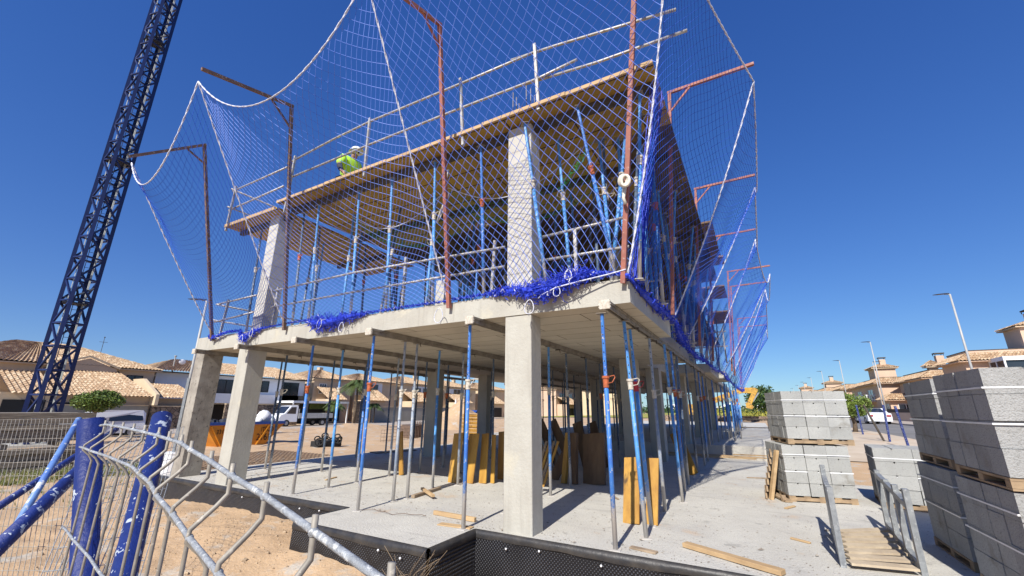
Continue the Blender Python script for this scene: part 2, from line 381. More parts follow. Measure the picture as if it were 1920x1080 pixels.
    def build(s, name, mats, parent=None, smooth=False, bevel=0.0, fix=True):
        me = bpy.data.meshes.new(name)
        off = Vector((0,0,0))
        if parent is not None:
            q = parent
            while q is not None: off += q.location; q = q.parent
        me.from_pydata([(v[0]-off.x, v[1]-off.y, v[2]-off.z) for v in s.V], [], s.F)
        if isinstance(mats, str): mats = [mats]
        for m in mats: me.materials.append(MATS[m])
        if len(mats) > 1: me.polygons.foreach_set('material_index', s.I)
        if smooth: me.polygons.foreach_set('use_smooth', [True]*len(me.polygons))
        if fix and len(s.F) < 6000:
            bm = bmesh.new(); bm.from_mesh(me); bmesh.ops.recalc_face_normals(bm, faces=bm.faces)
            if bevel:
                bmesh.ops.bevel(bm, geom=[e for e in bm.edges], offset=bevel, segments=1, affect='EDGES')
            bm.to_mesh(me); bm.free()
        me.update()
        o = bpy.data.objects.new(name, me); COL.objects.link(o)
        if parent is not None: o.parent = parent
        return o

def thing(name, label, cat, loc=(0,0,0), group=None, rz=0.0):
    o = bpy.data.objects.new(name, None); COL.objects.link(o)
    o.empty_display_size = 0.2; o.location = loc; o.rotation_euler = (0,0,rz)
    o['label'] = label; o['category'] = cat
    if group: o['group'] = group
    return o
def tag(o, label, cat, group=None, kind=None):
    if label: o['label'] = label
    if cat: o['category'] = cat
    if group: o['group'] = group
    if kind: o['kind'] = kind
    return o
def structure(o): o['kind'] = 'structure'; return o
def dup(root, loc=None, rz=None, label=None, tilt=None):
    r = root.copy(); COL.objects.link(r)
    if loc is not None: r.location = loc
    if rz is not None: r.rotation_euler = (tilt[0] if tilt else 0, tilt[1] if tilt else 0, rz)
    if label: r['label'] = label
    for ch in list(root.children):
        c = ch.copy(); COL.objects.link(c); c.parent = r
        for g in list(ch.children):
            d = g.copy(); COL.objects.link(d); d.parent = c
    return r
def ordw(n):
    return ['first','second','third','fourth','fifth','sixth','seventh','eighth','ninth','tenth','eleventh','twelfth','thirteenth','fourteenth',
            'fifteenth','sixteenth','seventeenth','eighteenth','nineteenth','twentieth'][n-1]
def lerp(a, b, t): return tuple(a[i]*(1-t) + b[i]*t for i in range(len(a)))
def bez(a, c, b, t): return Vector(a)*(1-t)**2 + Vector(c)*2*t*(1-t) + Vector(b)*t*t
def smooth01(t): t = max(0.0, min(1.0, t)); return t*t*(3-2*t)

def PD(u, v, d):
    """survey helper: world point on the sight line (u, v) at d metres ahead"""
    x, y = (u-960)/F_PX, (540-v)/F_PX
    c, s = math.cos(RO), math.sin(RO); x, y = c*x-s*y, s*x+c*y
    X, Y, Zz = x, math.cos(TH)-y*math.sin(TH), math.sin(TH)+y*math.cos(TH)
    k = d/Y; X, Y, Zz = X*k, Y*k, Zz*k
    return Vector((X*math.cos(AZ)-Y*math.sin(AZ), X*math.sin(AZ)+Y*math.cos(AZ), Zz+HC))
# ------------------------------------------------------------------ ground
def gz(x, y):
    left = -0.42 - 0.42*smooth01((x+4.1)/1.1)*smooth01((y-2.2)/1.2)
    if x < -3: left += 0.10*smooth01((y-3.2)/1.2)*smooth01((-3-x)/1.5)*(1-smooth01((-9-x)/3))
    right = -0.03 + 0.40*smooth01((y-9)/18.0)
    t = smooth01((x+1.0)/2.0) if y < 17 else smooth01((x+1.5)/3.0)
    z = left*(1-t) + right*t
    if y > 40: z = z*(1-smooth01((y-40)/30)) + 0.35*smooth01((y-40)/30)*smooth01((x+60)/40) + (-0.42)*smooth01((y-40)/30)*(1-smooth01((x+60)/40))
    return z
def gz_n(x, y):
    z = gz(x, y)
    if x < 0 and y < 5.15 or x < -12.3:
        v = Vector((x, y, 0))
        a = 0.06*mnoise.noise(v*0.9) + 0.04*mnoise.noise(v*2.6+Vector((5,0,0))) + 0.022*mnoise.noise(v*6.5) + 0.02*max(0,mnoise.noise(Vector((x*1.2-y*2.2, (x+y)*.5, 4))))
        if x < -12.3: a *= min(1, (-12.3-x)/2)*1.5
        z += a
    elif x > 3.2 and x < 5.4:
        z += 0.03*mnoise.noise(Vector((x*2, y*2, 0)))
    return z
def seq(*parts):
    out = []
    for a, b, st in parts:
        n = max(1, int(round((b-a)/st)))
        out += [a + (b-a)*k/n for k in range(n)]
    out.append(parts[-1][1]); return out
xs = seq((-900,-100,100),(-100,-32,4),(-32,-13,0.4),(-13,0.6,0.075),(0.6,16,0.6),(16,60,4),(60,900,120))
ys = seq((-300,-20,40),(-20,0,2),(0,5.3,0.075),(5.3,20,0.5),(20,60,1.5),(60,140,8),(140,1500,120))
b = MB(); nx, ny = len(xs), len(ys)
b.V = [(x, y, gz_n(x, y)) for y in ys for x in xs]
b.F = [(j*nx+i, j*nx+i+1, (j+1)*nx+i+1, (j+1)*nx+i) for j in range(ny-1) for i in range(nx-1)]
b.I = [0]*len(b.F)
structure(b.build('ground', 'sand', smooth=True))
# field beyond the site
def strip(x0, x1, y0, y1, dz, n=40, m=4):
    s = MB(); X = [x0+(x1-x0)*i/m for i in range(m+1)]; Y = [y0+(y1-y0)*j/n for j in range(n+1)]
    s.V = [(x, y, gz(x, y)+dz) for y in Y for x in X]
    s.F = [(j*(m+1)+i, j*(m+1)+i+1, (j+1)*(m+1)+i+1, (j+1)*(m+1)+i) for j in range(n) for i in range(m)]
    s.I = [0]*len(s.F); return s
structure(strip(-40, 9, 66, 400, 0.06, 60, 20).build('field', 'field'))
structure(strip(5.7, 10.9, -30, 420, 0.012, 200, 3).build('road', 'asphalt'))
k = strip(10.9, 14.5, -30, 420, 0.13, 200, 2)
structure(k.build('pavement', 'paving'))
kb = MB()
for j in range(200):
    y0, y1 = -30+450*j/200, -30+450*(j+1)/200
    kb.add([(10.898,y0,gz(10.9,y0)), (10.898,y1,gz(10.9,y1)), (10.898,y1,gz(10.9,y1)+0.134), (10.898,y0,gz(10.9,y0)+0.134)], [(0,1,2,3)])
structure(kb.build('kerb', 'paving'))
structure(strip(3.004, 5.7, 4, 16.1, 0.022, 20, 3).build('path', 'verge'))
structure(strip(0.955, 5.7, 16.1, 70, 0.022, 70, 5).build('path', 'verge'))
# street in front of the houses on the left
structure(strip(-45.5, -37.5, -30, 120, 0.03, 60, 3).build('road', 'paving'))

# ------------------------------------------------------------------ ground slab with its membrane
g = thing('ground_slab', 'rough pale concrete ground slab with black dimpled sheet round its front edge', 'concrete slab', (-3, 5.1, 0))
b = MB()
def topgrid(b, x0, x1, y0, y1, z, st=0.25):
    nxx, nyy = max(1, int((x1-x0)/st)), max(1, int((y1-y0)/st))
    b.add([(x0+(x1-x0)*i/nxx, y0+(y1-y0)*j/nyy, z + (0.006*mnoise.noise(Vector((x0+(x1-x0)*i/nxx, y0+(y1-y0)*j/nyy, 0))*2.3) if 0 < i < nxx and 0 < j < nyy else 0)) for j in range(nyy+1) for i in range(nxx+1)],
          [(j*(nxx+1)+i, j*(nxx+1)+i+1, (j+1)*(nxx+1)+i+1, (j+1)*(nxx+1)+i) for j in range(nyy) for i in range(nxx)])
topgrid(b, -12.1, 3.0, 5.10, 16.0, 0)
topgrid(b, -5.78, -3.40, 4.17, 5.10, 0)
b.add([(-12.1,5.1,0),(-12.1,16,0),(-12.1,16,-0.8),(-12.1,5.1,-0.8)], [(0,1,2,3)])
b.add([(-12.1,16,0),(3,16,0),(3,16,-0.8),(-12.1,16,-0.8)], [(0,1,2,3)])
b.build('slab_top', 'slab', g, smooth=False, fix=False)
def membrane(pts, zt=-0.035, zb=-0.75):
    b = MB(); lip = MB()
    for (x0,y0), (x1,y1) in zip(pts, pts[1:]):
        L_ = math.hypot(x1-x0, y1-y0); n = max(2, int(L_/0.08)); nxn, nyn = (y1-y0)/L_, -(x1-x0)/L_
        rows = []
        for i in range(n+1):
            t = i/n; x, y = x0+(x1-x0)*t, y0+(y1-y0)*t
            w = 0.018 + 0.014*mnoise.noise(Vector((x*3, y*3, 0)))
            edge = 0 if i in (0, n) else 1
            zz = zt + 0.012*mnoise.noise(Vector((x*2.2, y*2.2, 3)))*edge
            rows.append([(x+nxn*w, y+nyn*w, zz), (x+nxn*(w+0.012), y+nyn*(w+0.012), -0.35), (x+nxn*(w+0.03), y+nyn*(w+0.03), zb)])
        vs = [v for r in rows for v in r]
        b.add(vs, [(3*i, 3*i+3, 3*i+4, 3*i+1) for i in range(n)] + [(3*i+1, 3*i+4, 3*i+5, 3*i+2) for i in range(n)])
        # folded black lip along the top
        lp = []
        for i in range(n+1):
            t = i/n; x, y = x0+(x1-x0)*t, y0+(y1-y0)*t
            w = 0.03 + 0.02*mnoise.noise(Vector((x*2.5, y*2.5, 7))); dz = 0.02*mnoise.noise(Vector((x*3, y*3, 9)))
            lp += [(x-nxn*0.012, y-nyn*0.012, 0.007), (x+nxn*w*0.8, y+nyn*w*0.8, 0.004), (x+nxn*(w+0.012), y+nyn*(w+0.012), -0.04+dz), (x+nxn*(w+0.004), y+nyn*(w+0.004), -0.085+dz)]
        lip.add(lp, [(4*i+k, 4*i+4+k, 4*i+5+k, 4*i+1+k) for i in range(n) for k in range(3)])
    return b, lip
mb_, lip_ = membrane([(-12.1,5.1),(-5.78,5.1),(-5.78,4.17),(-3.40,4.17),(-3.40,5.1),(3.0,5.1)])
# outward normal of the run is -Y for +X travel
mm = mb_.build('dimple_sheet', 'membrane', g, smooth=True, fix=False)
lip_.build('sheet_lip', 'membrane_lip', g, smooth=True, fix=False)
nl = MB()
for x, y, z in [(-6.4,5.06,-.1),(-6.9,5.06,-.12),(-7.6,5.06,-.1),(-8.6,5.06,-.11),(-5.2,4.13,-.12),(-4.1,4.13,-.1),(-3.75,4.13,-.13),(-2.9,5.06,-.14),(-2.45,5.06,-.10),(-1.7,5.06,-.13),(-0.7,5.06,-.12)]:
    nl.blob((x, y-0.02, z), 0.014, 8, 5)
nl.build('fixing_disc', 'frame_white', g, smooth=True)
mb = MB(); mb.bar((-1.62, 5.42, -0.001), (-1.62, 5.42, 0.009), 0.07, 20)
tag(mb.build('drain_cover', 'block'), 'small round grey cap set in the slab beside the nearest prop foot', 'cap')
# slab further back
g2 = thing('raised_slab', 'grey concrete slab raised a step higher beyond the plank covered gap', 'concrete slab', (-5, 17.6, -0.4))
b = MB(); b.box(-12.1, 0.95, 17.6, 34, -0.8, 0.31); b.build('slab_body', 'slab', g2)
MB().box(-12.0, 0.6, 34.0, 52, -0.8, 0.30).build('slab_extension', 'slab', g2)

# ------------------------------------------------------------------ the concrete frame
bld = thing('concrete_building_frame', 'bare concrete building frame with one floor slab, pale columns and a timber formwork deck above', 'building', (-6, 8, 0))
S0, S1 = 2.80, 3.12
fl = MB()
fl.box(-11.75, -1.20, 5.15, 8.10, S0, S1, 0, 1)
fl.box(-11.30, -1.50, 8.10, 13.0, S0, S1-0.003, 0, 1)
fl.box(-10.60, -2.70, 13.0, 16.6, S0, S1, 0, 1)
fl.box(-11.30, -1.25, 16.6, 20.2, S0, S1-0.003, 0, 1)
fl.box(-11.00, -0.95, 20.2, 22.8, S0+0.002, S1, 0, 1)
fl.box(-11.30, -1.60, 22.8, 36.0, S0, S1-0.003, 0, 1)
fl.build('floor_slab', ['concrete', 'soffit'], bld)
for x0, x1, y0, y1 in [(-3.02,-2.60,5.165,5.48)]:
    MB().box(x0, x1, y0, y1, 0.0, S0-0.002).build('column', 'concrete', bld, bevel=0.008)
c = MB().box(-9.86, -9.46, 5.165, 5.56, 0.0, S0-0.002).build('column', 'concrete', bld, bevel=0.008)
c = MB().box(-11.72, -11.34, 5.165, 5.60, 0.0, S0-0.002).build('column', 'concrete_stained', bld, bevel=0.008)
c['label'] = 'rough stained corner column'
for x, y in [(-3.0,11.1),(-9.75,11.4),(-9.65,14.4),(-3.0,14.2),(-2.75,8.0+10),(-6.3,11.2),(-6.3,18.3),(-9.7,18.3),(-2.6,22.0),(-6.3,22.5),(-9.7,25),(-2.7,26.5),(-6.3,30),(-2.7,31)]:
    zb = 0.0 if y < 16 else 0.31
    MB().box(x, x+0.42, y, y+0.40, zb, S0-0.002).build('column', 'concrete', bld, bevel=0.006)
# upper columns
DZ = 6.05      # underside of the upper formwork
for x0, x1, y0, y1 in [(-3.02,-2.60,5.20,5.52),(-9.62,-9.26,5.20,5.55)]:
    MB().box(x0, x1, y0, y1, S1, DZ-0.06).build('column', 'concrete_upper', bld, bevel=0.008)
for x, y in [(-3.0,11.1),(-9.6,11.4),(-6.3,11.2),(-3.0,18.2),(-9.6,18.2),(-2.9,24),(-6.3,18.2)]:
    MB().box(x, x+0.38, y, y+0.36, S1, DZ-0.06).build('column', 'concrete_upper', bld)
# starter bars above the front column
rb = MB()
for dx, dy, h in [(0.03,0.05,0.62),(0.10,0.05,0.50),(0.20,0.06,0.30),(0.30,0.05,0.66),(0.36,0.08,0.60),(0.34,0.26,0.60),(0.05,0.26,0.55)]:
    rb.bar((-3.0+dx, 5.2+dy, DZ+0.06), (-3.0+dx+rnd.uniform(-.01,.01), 5.2+dy, DZ+0.10+h), 0.008, 5)
rb.build('starter_bars', 'rebar_grey', bld)
# upper formwork deck: panels on dark beams
dk = MB()
dk.box(-9.05, -1.62, 4.98, 8.4, DZ, DZ+0.045, 0)
dk.box(-1.615, -0.62, 4.98, 6.4, DZ, DZ+0.045, 0)
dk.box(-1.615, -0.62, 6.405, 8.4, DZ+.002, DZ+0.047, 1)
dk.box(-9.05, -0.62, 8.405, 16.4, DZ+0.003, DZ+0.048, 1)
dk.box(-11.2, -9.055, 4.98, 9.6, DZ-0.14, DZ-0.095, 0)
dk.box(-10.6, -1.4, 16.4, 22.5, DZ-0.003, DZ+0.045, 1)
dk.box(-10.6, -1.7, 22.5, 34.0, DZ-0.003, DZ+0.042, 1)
dk.build('formwork_deck', ['ply', 'ply_shaded'], bld)
bm_ = MB()
for x0, x1, z in ((-9.0, -0.70, DZ),):
    for y in (5.35, 7.3, 9.3, 11.4, 13.4, 15.6):
        bm_.box(x0, x1, y-0.06, y+0.06, z-0.13, z-0.003)
bm_.box(-11.1, -9.08, 5.3, 5.39, DZ-0.26, DZ-0.143); bm_.box(-11.1, -9.08, 8.3, 8.39, DZ-0.26, DZ-0.143)
for y in (17, 19, 21, 24, 27, 30): bm_.box(-10.4, -1.5, y-0.05, y+0.05, DZ-0.13, DZ-0.006)
bm_.build('deck_joist', 'deck_beam', bld)
ed = MB()     # pale edge timber of the deck, in lengths
for x0, x1, dz in [(-9.05,-7.4,0),(-7.39,-5.6,.012),(-5.59,-3.4,-.004),(-3.39,-1.9,.014),(-1.89,-0.62,.0)]:
    ed.box(x0, x1, 4.945, 4.978, DZ-0.01+dz, DZ+0.05+dz)
ed.box(-11.2, -9.1, 4.945, 4.978, DZ-0.16, DZ-0.085)
ed.build('deck_edge_board', 'timber', bld)
# concrete upstand and side pieces at the right edge, seen through the net
for q in ((-0.60, -0.35, 10.6, 14.0, DZ-0.10, DZ-0.055), (-0.60, -0.25, 12.2, 12.9, DZ-0.50, DZ-0.455), (-1.35, -0.45, 17.0, 19.0, DZ-0.06, DZ-0.01), (-1.35, -0.45, 19.6, 22.4, DZ-0.50, DZ-0.45)):
    MB().box(*q).build('side_platform', 'board_dark', bld)
# ------------------------------------------------------------------ steel formwork beams under the floor slab
BEAMX = [-1.45, -3.45, -5.5, -7.5, -9.45, -11.2]
bdesc = ['running under the right edge of the floor slab', 'meeting the right side of the front column', 'third from the right under the floor slab', 'third from the left under the floor slab', 'beside the second column from the left', 'along the far left edge of the floor slab']
for x, dsc in zip(BEAMX, bdesc):
    t = thing('formwork_beam', 'weathered steel formwork beam ' + dsc, 'beam', (x, 5.0, S0-0.1), 'steel beams under the floor slab')
    y1 = 16.4
    if x == -9.45: y1 = 13
    b = MB(); b.box(x-0.05, x+0.05, 4.90, y1, S0-0.035, S0-0.003); b.box(x-0.035, x-0.022, 4.90, y1, S0-0.095, S0-0.036); b.box(x+0.022, x+0.035, 4.90, y1, S0-0.095, S0-0.036)
    b.build('beam_body', 'steel_beam', t)
    c = MB(); c.box(x-0.065, x+0.065, 4.865, 4.897, S0-0.115, S0+0.0)
    for dz in (-.09, -.055, -.02): c.box(x-0.075, x-0.066, 4.87, 4.893, S0+dz-0.01, S0+dz+0.01); c.box(x+0.066, x+0.075, 4.87, 4.893, S0+dz-0.01, S0+dz+0.01)
    c.build('end_cap', 'collar_white', t)
    w = MB()
    for k in range(6):
        y = 6.2+k*1.7+rnd.uniform(-.2,.2); w.bar((x+0.04, y, S0-0.1), (x+0.05, y+0.02, S0-0.16), 0.008, 5); w.sq((x-0.05,y,S0-0.105),(x+0.06,y,S0-0.105),0.02)
    w.build('wedge', 'deck_beam', t)
# second bay beams
for x in (-1.5, -3.6, -5.6, -7.6, -9.6):
    t = MB(); t.box(x-0.05, x+0.05, 16.7, 35, S0-0.095, S0-0.004)
    tag(t.build('formwork_beam', 'steel_beam'), 'steel formwork beam deep in the rear bay, %s from the right' % ordw([-1.5,-3.6,-5.6,-7.6,-9.6].index(x)+1), 'beam', 'steel beams under the floor slab')

# ------------------------------------------------------------------ props
def make_prop(h, body, collar, zc):
    """prototype at the origin: foot plate, outer tube, threaded collar with handle, pinned inner tube, head plate"""
    t = thing('steel_prop', 'p', 'steel prop', (0,0,0), 'adjustable steel props')
    MB().box(-0.06, 0.06, -0.06, 0.06, 0.0, 0.008).build('foot_plate', body, t)
    MB().bar((0,0,0.008), (0,0,zc), 0.028, 8).build('outer_tube', body, t, smooth=True, fix=False)
    c = MB(); c.bar((0,0,zc-0.11), (0,0,zc), 0.036, 10); c.bar((0,0,zc), (0,0,zc+0.03), 0.046, 10)
    c.tube([(0.03,0.02,zc+0.02),(0.10,0.02,zc+0.035),(0.12,-0.03,zc+0.01),(0.09,-0.06,zc-0.05),(0.03,-0.03,zc-0.06)], 0.006, 5)
    c.build('collar', collar, t, smooth=False)
    b = MB(); b.bar((0,0,zc+0.02), (0,0,h-0.008), 0.0225, 8, mi=0)
    z = zc+0.10
    while z < h-0.1:
        for sg in (-1, 1):
            b.add([(sg*0.0065, -0.0232, z-0.0065), (sg*0.0065, -0.0232, z+0.0065), (0, -0.0234, z+0.009), (0, -0.0234, z-0.009)], [(0,1,2,3)], 1)
        z += 0.11
    b.build('inner_tube', [body, 'dark'], t, fix=False)
    MB().box(-0.07, 0.07, -0.05, 0.05, h-0.008, h).build('head_plate', 'steel_beam', t)
    return t
HG, HU = S0-0.10, DZ-0.13-S1
protoG = {}; protoU = {}
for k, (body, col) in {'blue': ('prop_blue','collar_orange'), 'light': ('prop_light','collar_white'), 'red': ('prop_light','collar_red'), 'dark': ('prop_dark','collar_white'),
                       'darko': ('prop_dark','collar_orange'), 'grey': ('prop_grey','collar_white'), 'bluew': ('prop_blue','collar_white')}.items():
    protoG[k] = [make_prop(HG, body, col, 1.88 if k != 'grey' else 1.80), False]
    protoU[k] = [make_prop(HU, body, col, 1.75), False]
def put_prop(protos, kind, x, y, z, label, rz=0.0, tilt=(0,0)):
    pr = protos[kind]
    if not pr[1]:
        pr[1] = True; o = pr[0]
        o.location = (x,y,z); o.rotation_euler = (tilt[0], tilt[1], rz); o['label'] = label; return o
    return dup(pr[0], (x,y,z), rz, label, tilt)
adj = {'blue':'blue prop, orange collar','light':'light blue prop, white collar','red':'light blue prop, bright red collar','dark':'dark prop, pale collar',
       'darko':'dark prop, rusty collar','grey':'cement grey prop','bluew':'deep blue prop, pale collar'}
ROWN = {0:'under the right edge beam',1:'under the front column beam',2:'under the third beam from the right',3:'under the third beam from the left',4:'under the second beam from the left',5:'under the far left beam'}
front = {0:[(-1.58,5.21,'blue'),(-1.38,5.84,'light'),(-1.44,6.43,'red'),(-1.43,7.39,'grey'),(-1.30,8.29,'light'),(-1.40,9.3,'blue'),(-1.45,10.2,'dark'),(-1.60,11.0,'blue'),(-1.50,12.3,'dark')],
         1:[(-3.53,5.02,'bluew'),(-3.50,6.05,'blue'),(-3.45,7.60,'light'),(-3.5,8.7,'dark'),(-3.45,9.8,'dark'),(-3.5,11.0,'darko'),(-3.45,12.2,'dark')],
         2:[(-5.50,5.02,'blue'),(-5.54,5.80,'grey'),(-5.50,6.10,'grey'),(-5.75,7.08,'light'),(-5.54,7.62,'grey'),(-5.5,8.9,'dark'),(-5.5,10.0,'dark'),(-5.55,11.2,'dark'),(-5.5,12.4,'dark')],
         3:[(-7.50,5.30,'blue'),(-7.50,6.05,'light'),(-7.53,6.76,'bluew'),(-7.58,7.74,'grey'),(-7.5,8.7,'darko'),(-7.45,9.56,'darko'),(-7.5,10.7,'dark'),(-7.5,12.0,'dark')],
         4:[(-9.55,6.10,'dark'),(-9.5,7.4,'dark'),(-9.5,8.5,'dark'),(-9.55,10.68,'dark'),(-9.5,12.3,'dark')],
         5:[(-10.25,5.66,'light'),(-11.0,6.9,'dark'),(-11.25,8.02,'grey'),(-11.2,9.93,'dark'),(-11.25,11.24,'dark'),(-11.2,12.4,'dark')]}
for row, L_ in front.items():
    for i, (x, y, kd) in enumerate(L_):
        tl = (rnd.uniform(-.010,.010), rnd.uniform(-.010,.010))
        if row == 0: tl = {0:(0.02,0.0),1:(0.02,-0.035),2:(0.01,-0.035),4:(0.02,-0.03)}.get(i, tl)
        put_prop(protoG, kd, x, y, 0.0, '%s, %s from the front %s' % (adj[kd], ordw(i+1), ROWN[row]), rnd.uniform(-0.6, 0.9), tl)
# rear bays (behind the gap)
n_ = 0
for xi, x in enumerate((-1.5,-3.6,-5.6,-7.6,-9.6)):
    for yi, y in enumerate((13.6, 14.8, 16.9, 18.1, 19.2, 20.4, 21.5, 23.2, 25, 27)):
        z = 0.0 if y < 16 else 0.31
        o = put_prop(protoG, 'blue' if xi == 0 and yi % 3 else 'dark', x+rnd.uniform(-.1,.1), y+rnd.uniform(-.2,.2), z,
                     'prop in the crowded rear bays, row %s from the right, %s one back' % (ordw(xi+1), ordw(yi+1)), rnd.uniform(0,6))
        if z: o.scale = (1, 1, (HG-0.31)/HG)
# dense bright props at the far right corner of the frame
for i in range(26):
    x, y = -0.95+rnd.uniform(-.35,.25)-0.01*i, 20.3+i*0.62
    o = put_prop(protoG, ['light','bluew','blue','light'][i%4], x, y, 0.31, '%s prop back in the blue line along the far right edge' % (ordw(i+1) if i < 20 else 'twenty ' + ordw(i-19)), rnd.uniform(0,6), (rnd.uniform(-.03,.03), rnd.uniform(-.03,.03)))
    o.scale = (1, 1, (HG-0.31)/HG)
# upper floor
def put_between(kind, p, q, label):
    p, q = Vector(p), Vector(q); d = (q-p); o = put_prop(protoU, kind, p.x, p.y, p.z, label)
    o.rotation_mode = 'QUATERNION'; o.rotation_quaternion = d.to_track_quat('Z', 'Y'); o.scale = (1,1,d.length/HU); return o
UP = [('light',(-2.40,5.30),(-2.66,5.10),'light blue prop hugging the right face of the upper front column'),
      ('light',(-2.20,5.75),(-2.36,5.75),'light blue prop just right of the upper front column, set back a little'),
      ('blue',(-1.40,5.35),(-1.78,5.15),'blue prop leaning left in the fan of props near the upper corner'),
      ('light',(-1.52,5.60),(-1.75,6.1),'light blue prop leaning left behind the fan near the upper corner'),
      ('light',(-1.38,5.75),(-1.45,6.2),'light blue prop standing in the middle of the fan near the upper corner'),
      ('light',(-1.55,5.55),(-1.15,5.65),'light blue prop leaning right across the fan near the upper corner'),
      ('light',(-1.10,5.30),(-0.88,5.30),'light blue prop beside the white rope at the upper corner'),
      ('blue',(-3.55,5.40),(-3.60,5.25),'blue prop standing left of the upper front column'),
      ('light',(-4.60,5.40),(-4.62,5.25),'light blue prop behind the looped white rope, upper floor'),
      ('light',(-5.75,5.45),(-5.75,5.30),'light blue prop upright in the middle of the left half, upper floor'),
      ('light',(-6.75,5.50),(-6.75,5.35),'light blue prop under the kneeling worker, upper floor'),
      ('light',(-8.05,5.50),(-8.05,5.35),'light blue prop right of the second davit post, upper floor'),
      ('darko',(-8.75,5.60),(-8.72,5.45),'dark prop tight against the second davit post, upper floor'),
      ('dark',(-10.35,5.50),(-10.30,5.40),'dark prop under the lower left deck, upper floor'),
      ('dark',(-10.0,6.6),(-9.9,6.6),'dark prop behind the upper left column')]
for kd, a, c_, lb in UP:
    zt = DZ-0.13 if a[0] > -9 else DZ-0.26
    put_between(kd, (a[0],a[1],S1), (c_[0],c_[1],zt), lb)
for yi, y in enumerate((6.9, 8.3, 9.8, 11.4, 13.2, 15.3, 18.0, 21.0)):
    for xi, x in enumerate((-1.1,-2.2,-3.6,-4.8,-6.0,-7.2,-8.4,-9.9)):
        if yi > 4 and xi in (3, 5): continue
        put_between('blue' if (xi+yi) % 3 == 0 else 'light' if (xi*3+yi) % 4 == 1 else 'dark', (x+rnd.uniform(-.12,.12), y+rnd.uniform(-.15,.15), S1), (x+rnd.uniform(-.12,.12), y+rnd.uniform(-.15,.15), DZ-0.13),
                    'upper floor prop behind the net, %s from the right in the %s row back' % (ordw(xi+1), ordw(yi+1)))
for yi, y in enumerate((6.2, 7.6, 9.0, 10.6, 12.4)):
    for xi, x in enumerate((-1.7,-2.9,-4.2,-5.4,-6.6,-7.8,-9.0)):
        put_between(['dark','darko','light','blue'][(xi*2+yi)%4], (x+rnd.uniform(-.15,.15), y+rnd.uniform(-.15,.15), S1), (x+rnd.uniform(-.15,.15), y+rnd.uniform(-.15,.15), DZ-0.13),
                    'thin upper floor prop filling in between the rows, %s from the right, %s gap back' % (ordw(xi+1), ordw(yi+1)))
for i in range(16):
    y = 6.0+i*0.85
    put_between(['dark','light','blue','dark'][i%4], (-1.28+rnd.uniform(-.15,.1), y, S1), (-1.1+rnd.uniform(-.3,.35), y+rnd.uniform(-.3,.3), DZ-0.13), 'prop along the right flank behind the side nets, %s back from the corner' % ordw(i+1))
for i, y in enumerate((8.6, 10.2, 12.0, 14.0)):
    put_between('light', (-1.25, y, S1), (-0.9+0.1*(i%2), y+0.5*(i%2), DZ-0.1), 'pale blue prop at the right edge of the upper floor, %s from the corner' % ordw(i+1))

for P_ in (protoG, protoU):
    for o, used in P_.values():
        if not used:
            for ch in list(o.children): bpy.data.objects.remove(ch)
            bpy.data.objects.remove(o)
# ------------------------------------------------------------------ guard rails
def guard(name, label, rails, posts, post_mat='scaffold', group=None):
    p0 = posts[0][0]
    t = thing(name, label, 'guard rail', p0, group)
    for r in rails:
        MB().tube(r, 0.022, 8).build('rail', 'scaffold', t, smooth=True, fix=False)
    for a, b_ in posts:
        MB().sq(a, b_, 0.045).build('post', post_mat, t)
    return t
guard('guard_rail', 'two pipe rail in front of the upper deck running from the worker to the corner',
      [[(-9.0,5.02,7.10),(-7.4,5.02,7.22),(-6.25,5.02,7.26),(-3.9,5.02,7.20),(-2.4,5.02,7.18)],
       [(-2.9,5.06,7.27),(-2.1,5.05,7.16),(-1.4,5.04,7.04),(-0.25,5.02,6.84)],
       [(-8.9,5.02,6.66),(-6.25,5.02,6.68),(-3.9,5.02,6.66),(-2.4,5.02,6.62),(-1.7,5.0,6.66)],
       [(-2.7,5.06,6.66),(-1.4,5.04,6.50),(-0.15,5.02,6.42)]],
      [((-8.75,5.0,5.75),(-8.70,5.0,7.20)),((-6.22,5.0,5.95),(-6.25,5.0,7.32)),((-3.80,5.0,5.85),(-3.93,5.0,7.30)),((-2.36,5.0,6.0),(-2.42,5.0,7.32))])
guard('guard_rail', 'pipe rail turning the left corner of the lower formwork deck',
      [[(-11.3,5.02,6.98),(-9.0,5.02,7.0)],[(-11.3,5.02,6.42),(-9.0,5.02,6.5)],[(-11.15,4.9,6.95),(-11.15,9.0,6.95)],[(-11.15,4.9,6.44),(-11.15,9.0,6.44)]],
      [((-11.15,4.98,5.8),(-11.1,4.98,7.05)),((-11.15,9.0,5.9),(-11.1,9.0,7.0))])
guard('guard_rail', 'two pipe rail along the front edge of the floor slab left of the column',
      [[(-9.1,5.27,3.64),(-6.5,5.27,3.65),(-3.1,5.27,3.62)],[(-9.1,5.27,4.02),(-6.5,5.27,4.05),(-3.1,5.27,3.94)]],
      [((-9.0,5.3,S1),(-9.0,5.3,4.1)),((-5.2,5.3,S1),(-5.2,5.3,4.15)),((-3.35,5.3,S1),(-3.3,5.3,4.1))])
guard('guard_rail', 'two pipe rail between the upper front column and the corner',
      [[(-2.5,5.30,3.62),(-1.2,5.30,3.60)],[(-2.5,5.32,4.0),(-1.25,5.34,4.05)]], [((-1.95,5.3,S1),(-1.95,5.3,4.0))])
guard('guard_rail', 'two pipe rail at the far left corner of the floor slab',
      [[(-11.4,5.27,3.98),(-9.75,5.27,4.0)],[(-11.4,5.27,3.52),(-9.75,5.27,3.6)],[(-11.35,5.2,3.95),(-11.35,8.0,3.95)],[(-11.35,5.2,3.55),(-11.35,8.0,3.55)]],
      [((-11.1,5.3,S1),(-11.0,5.3,4.05))])
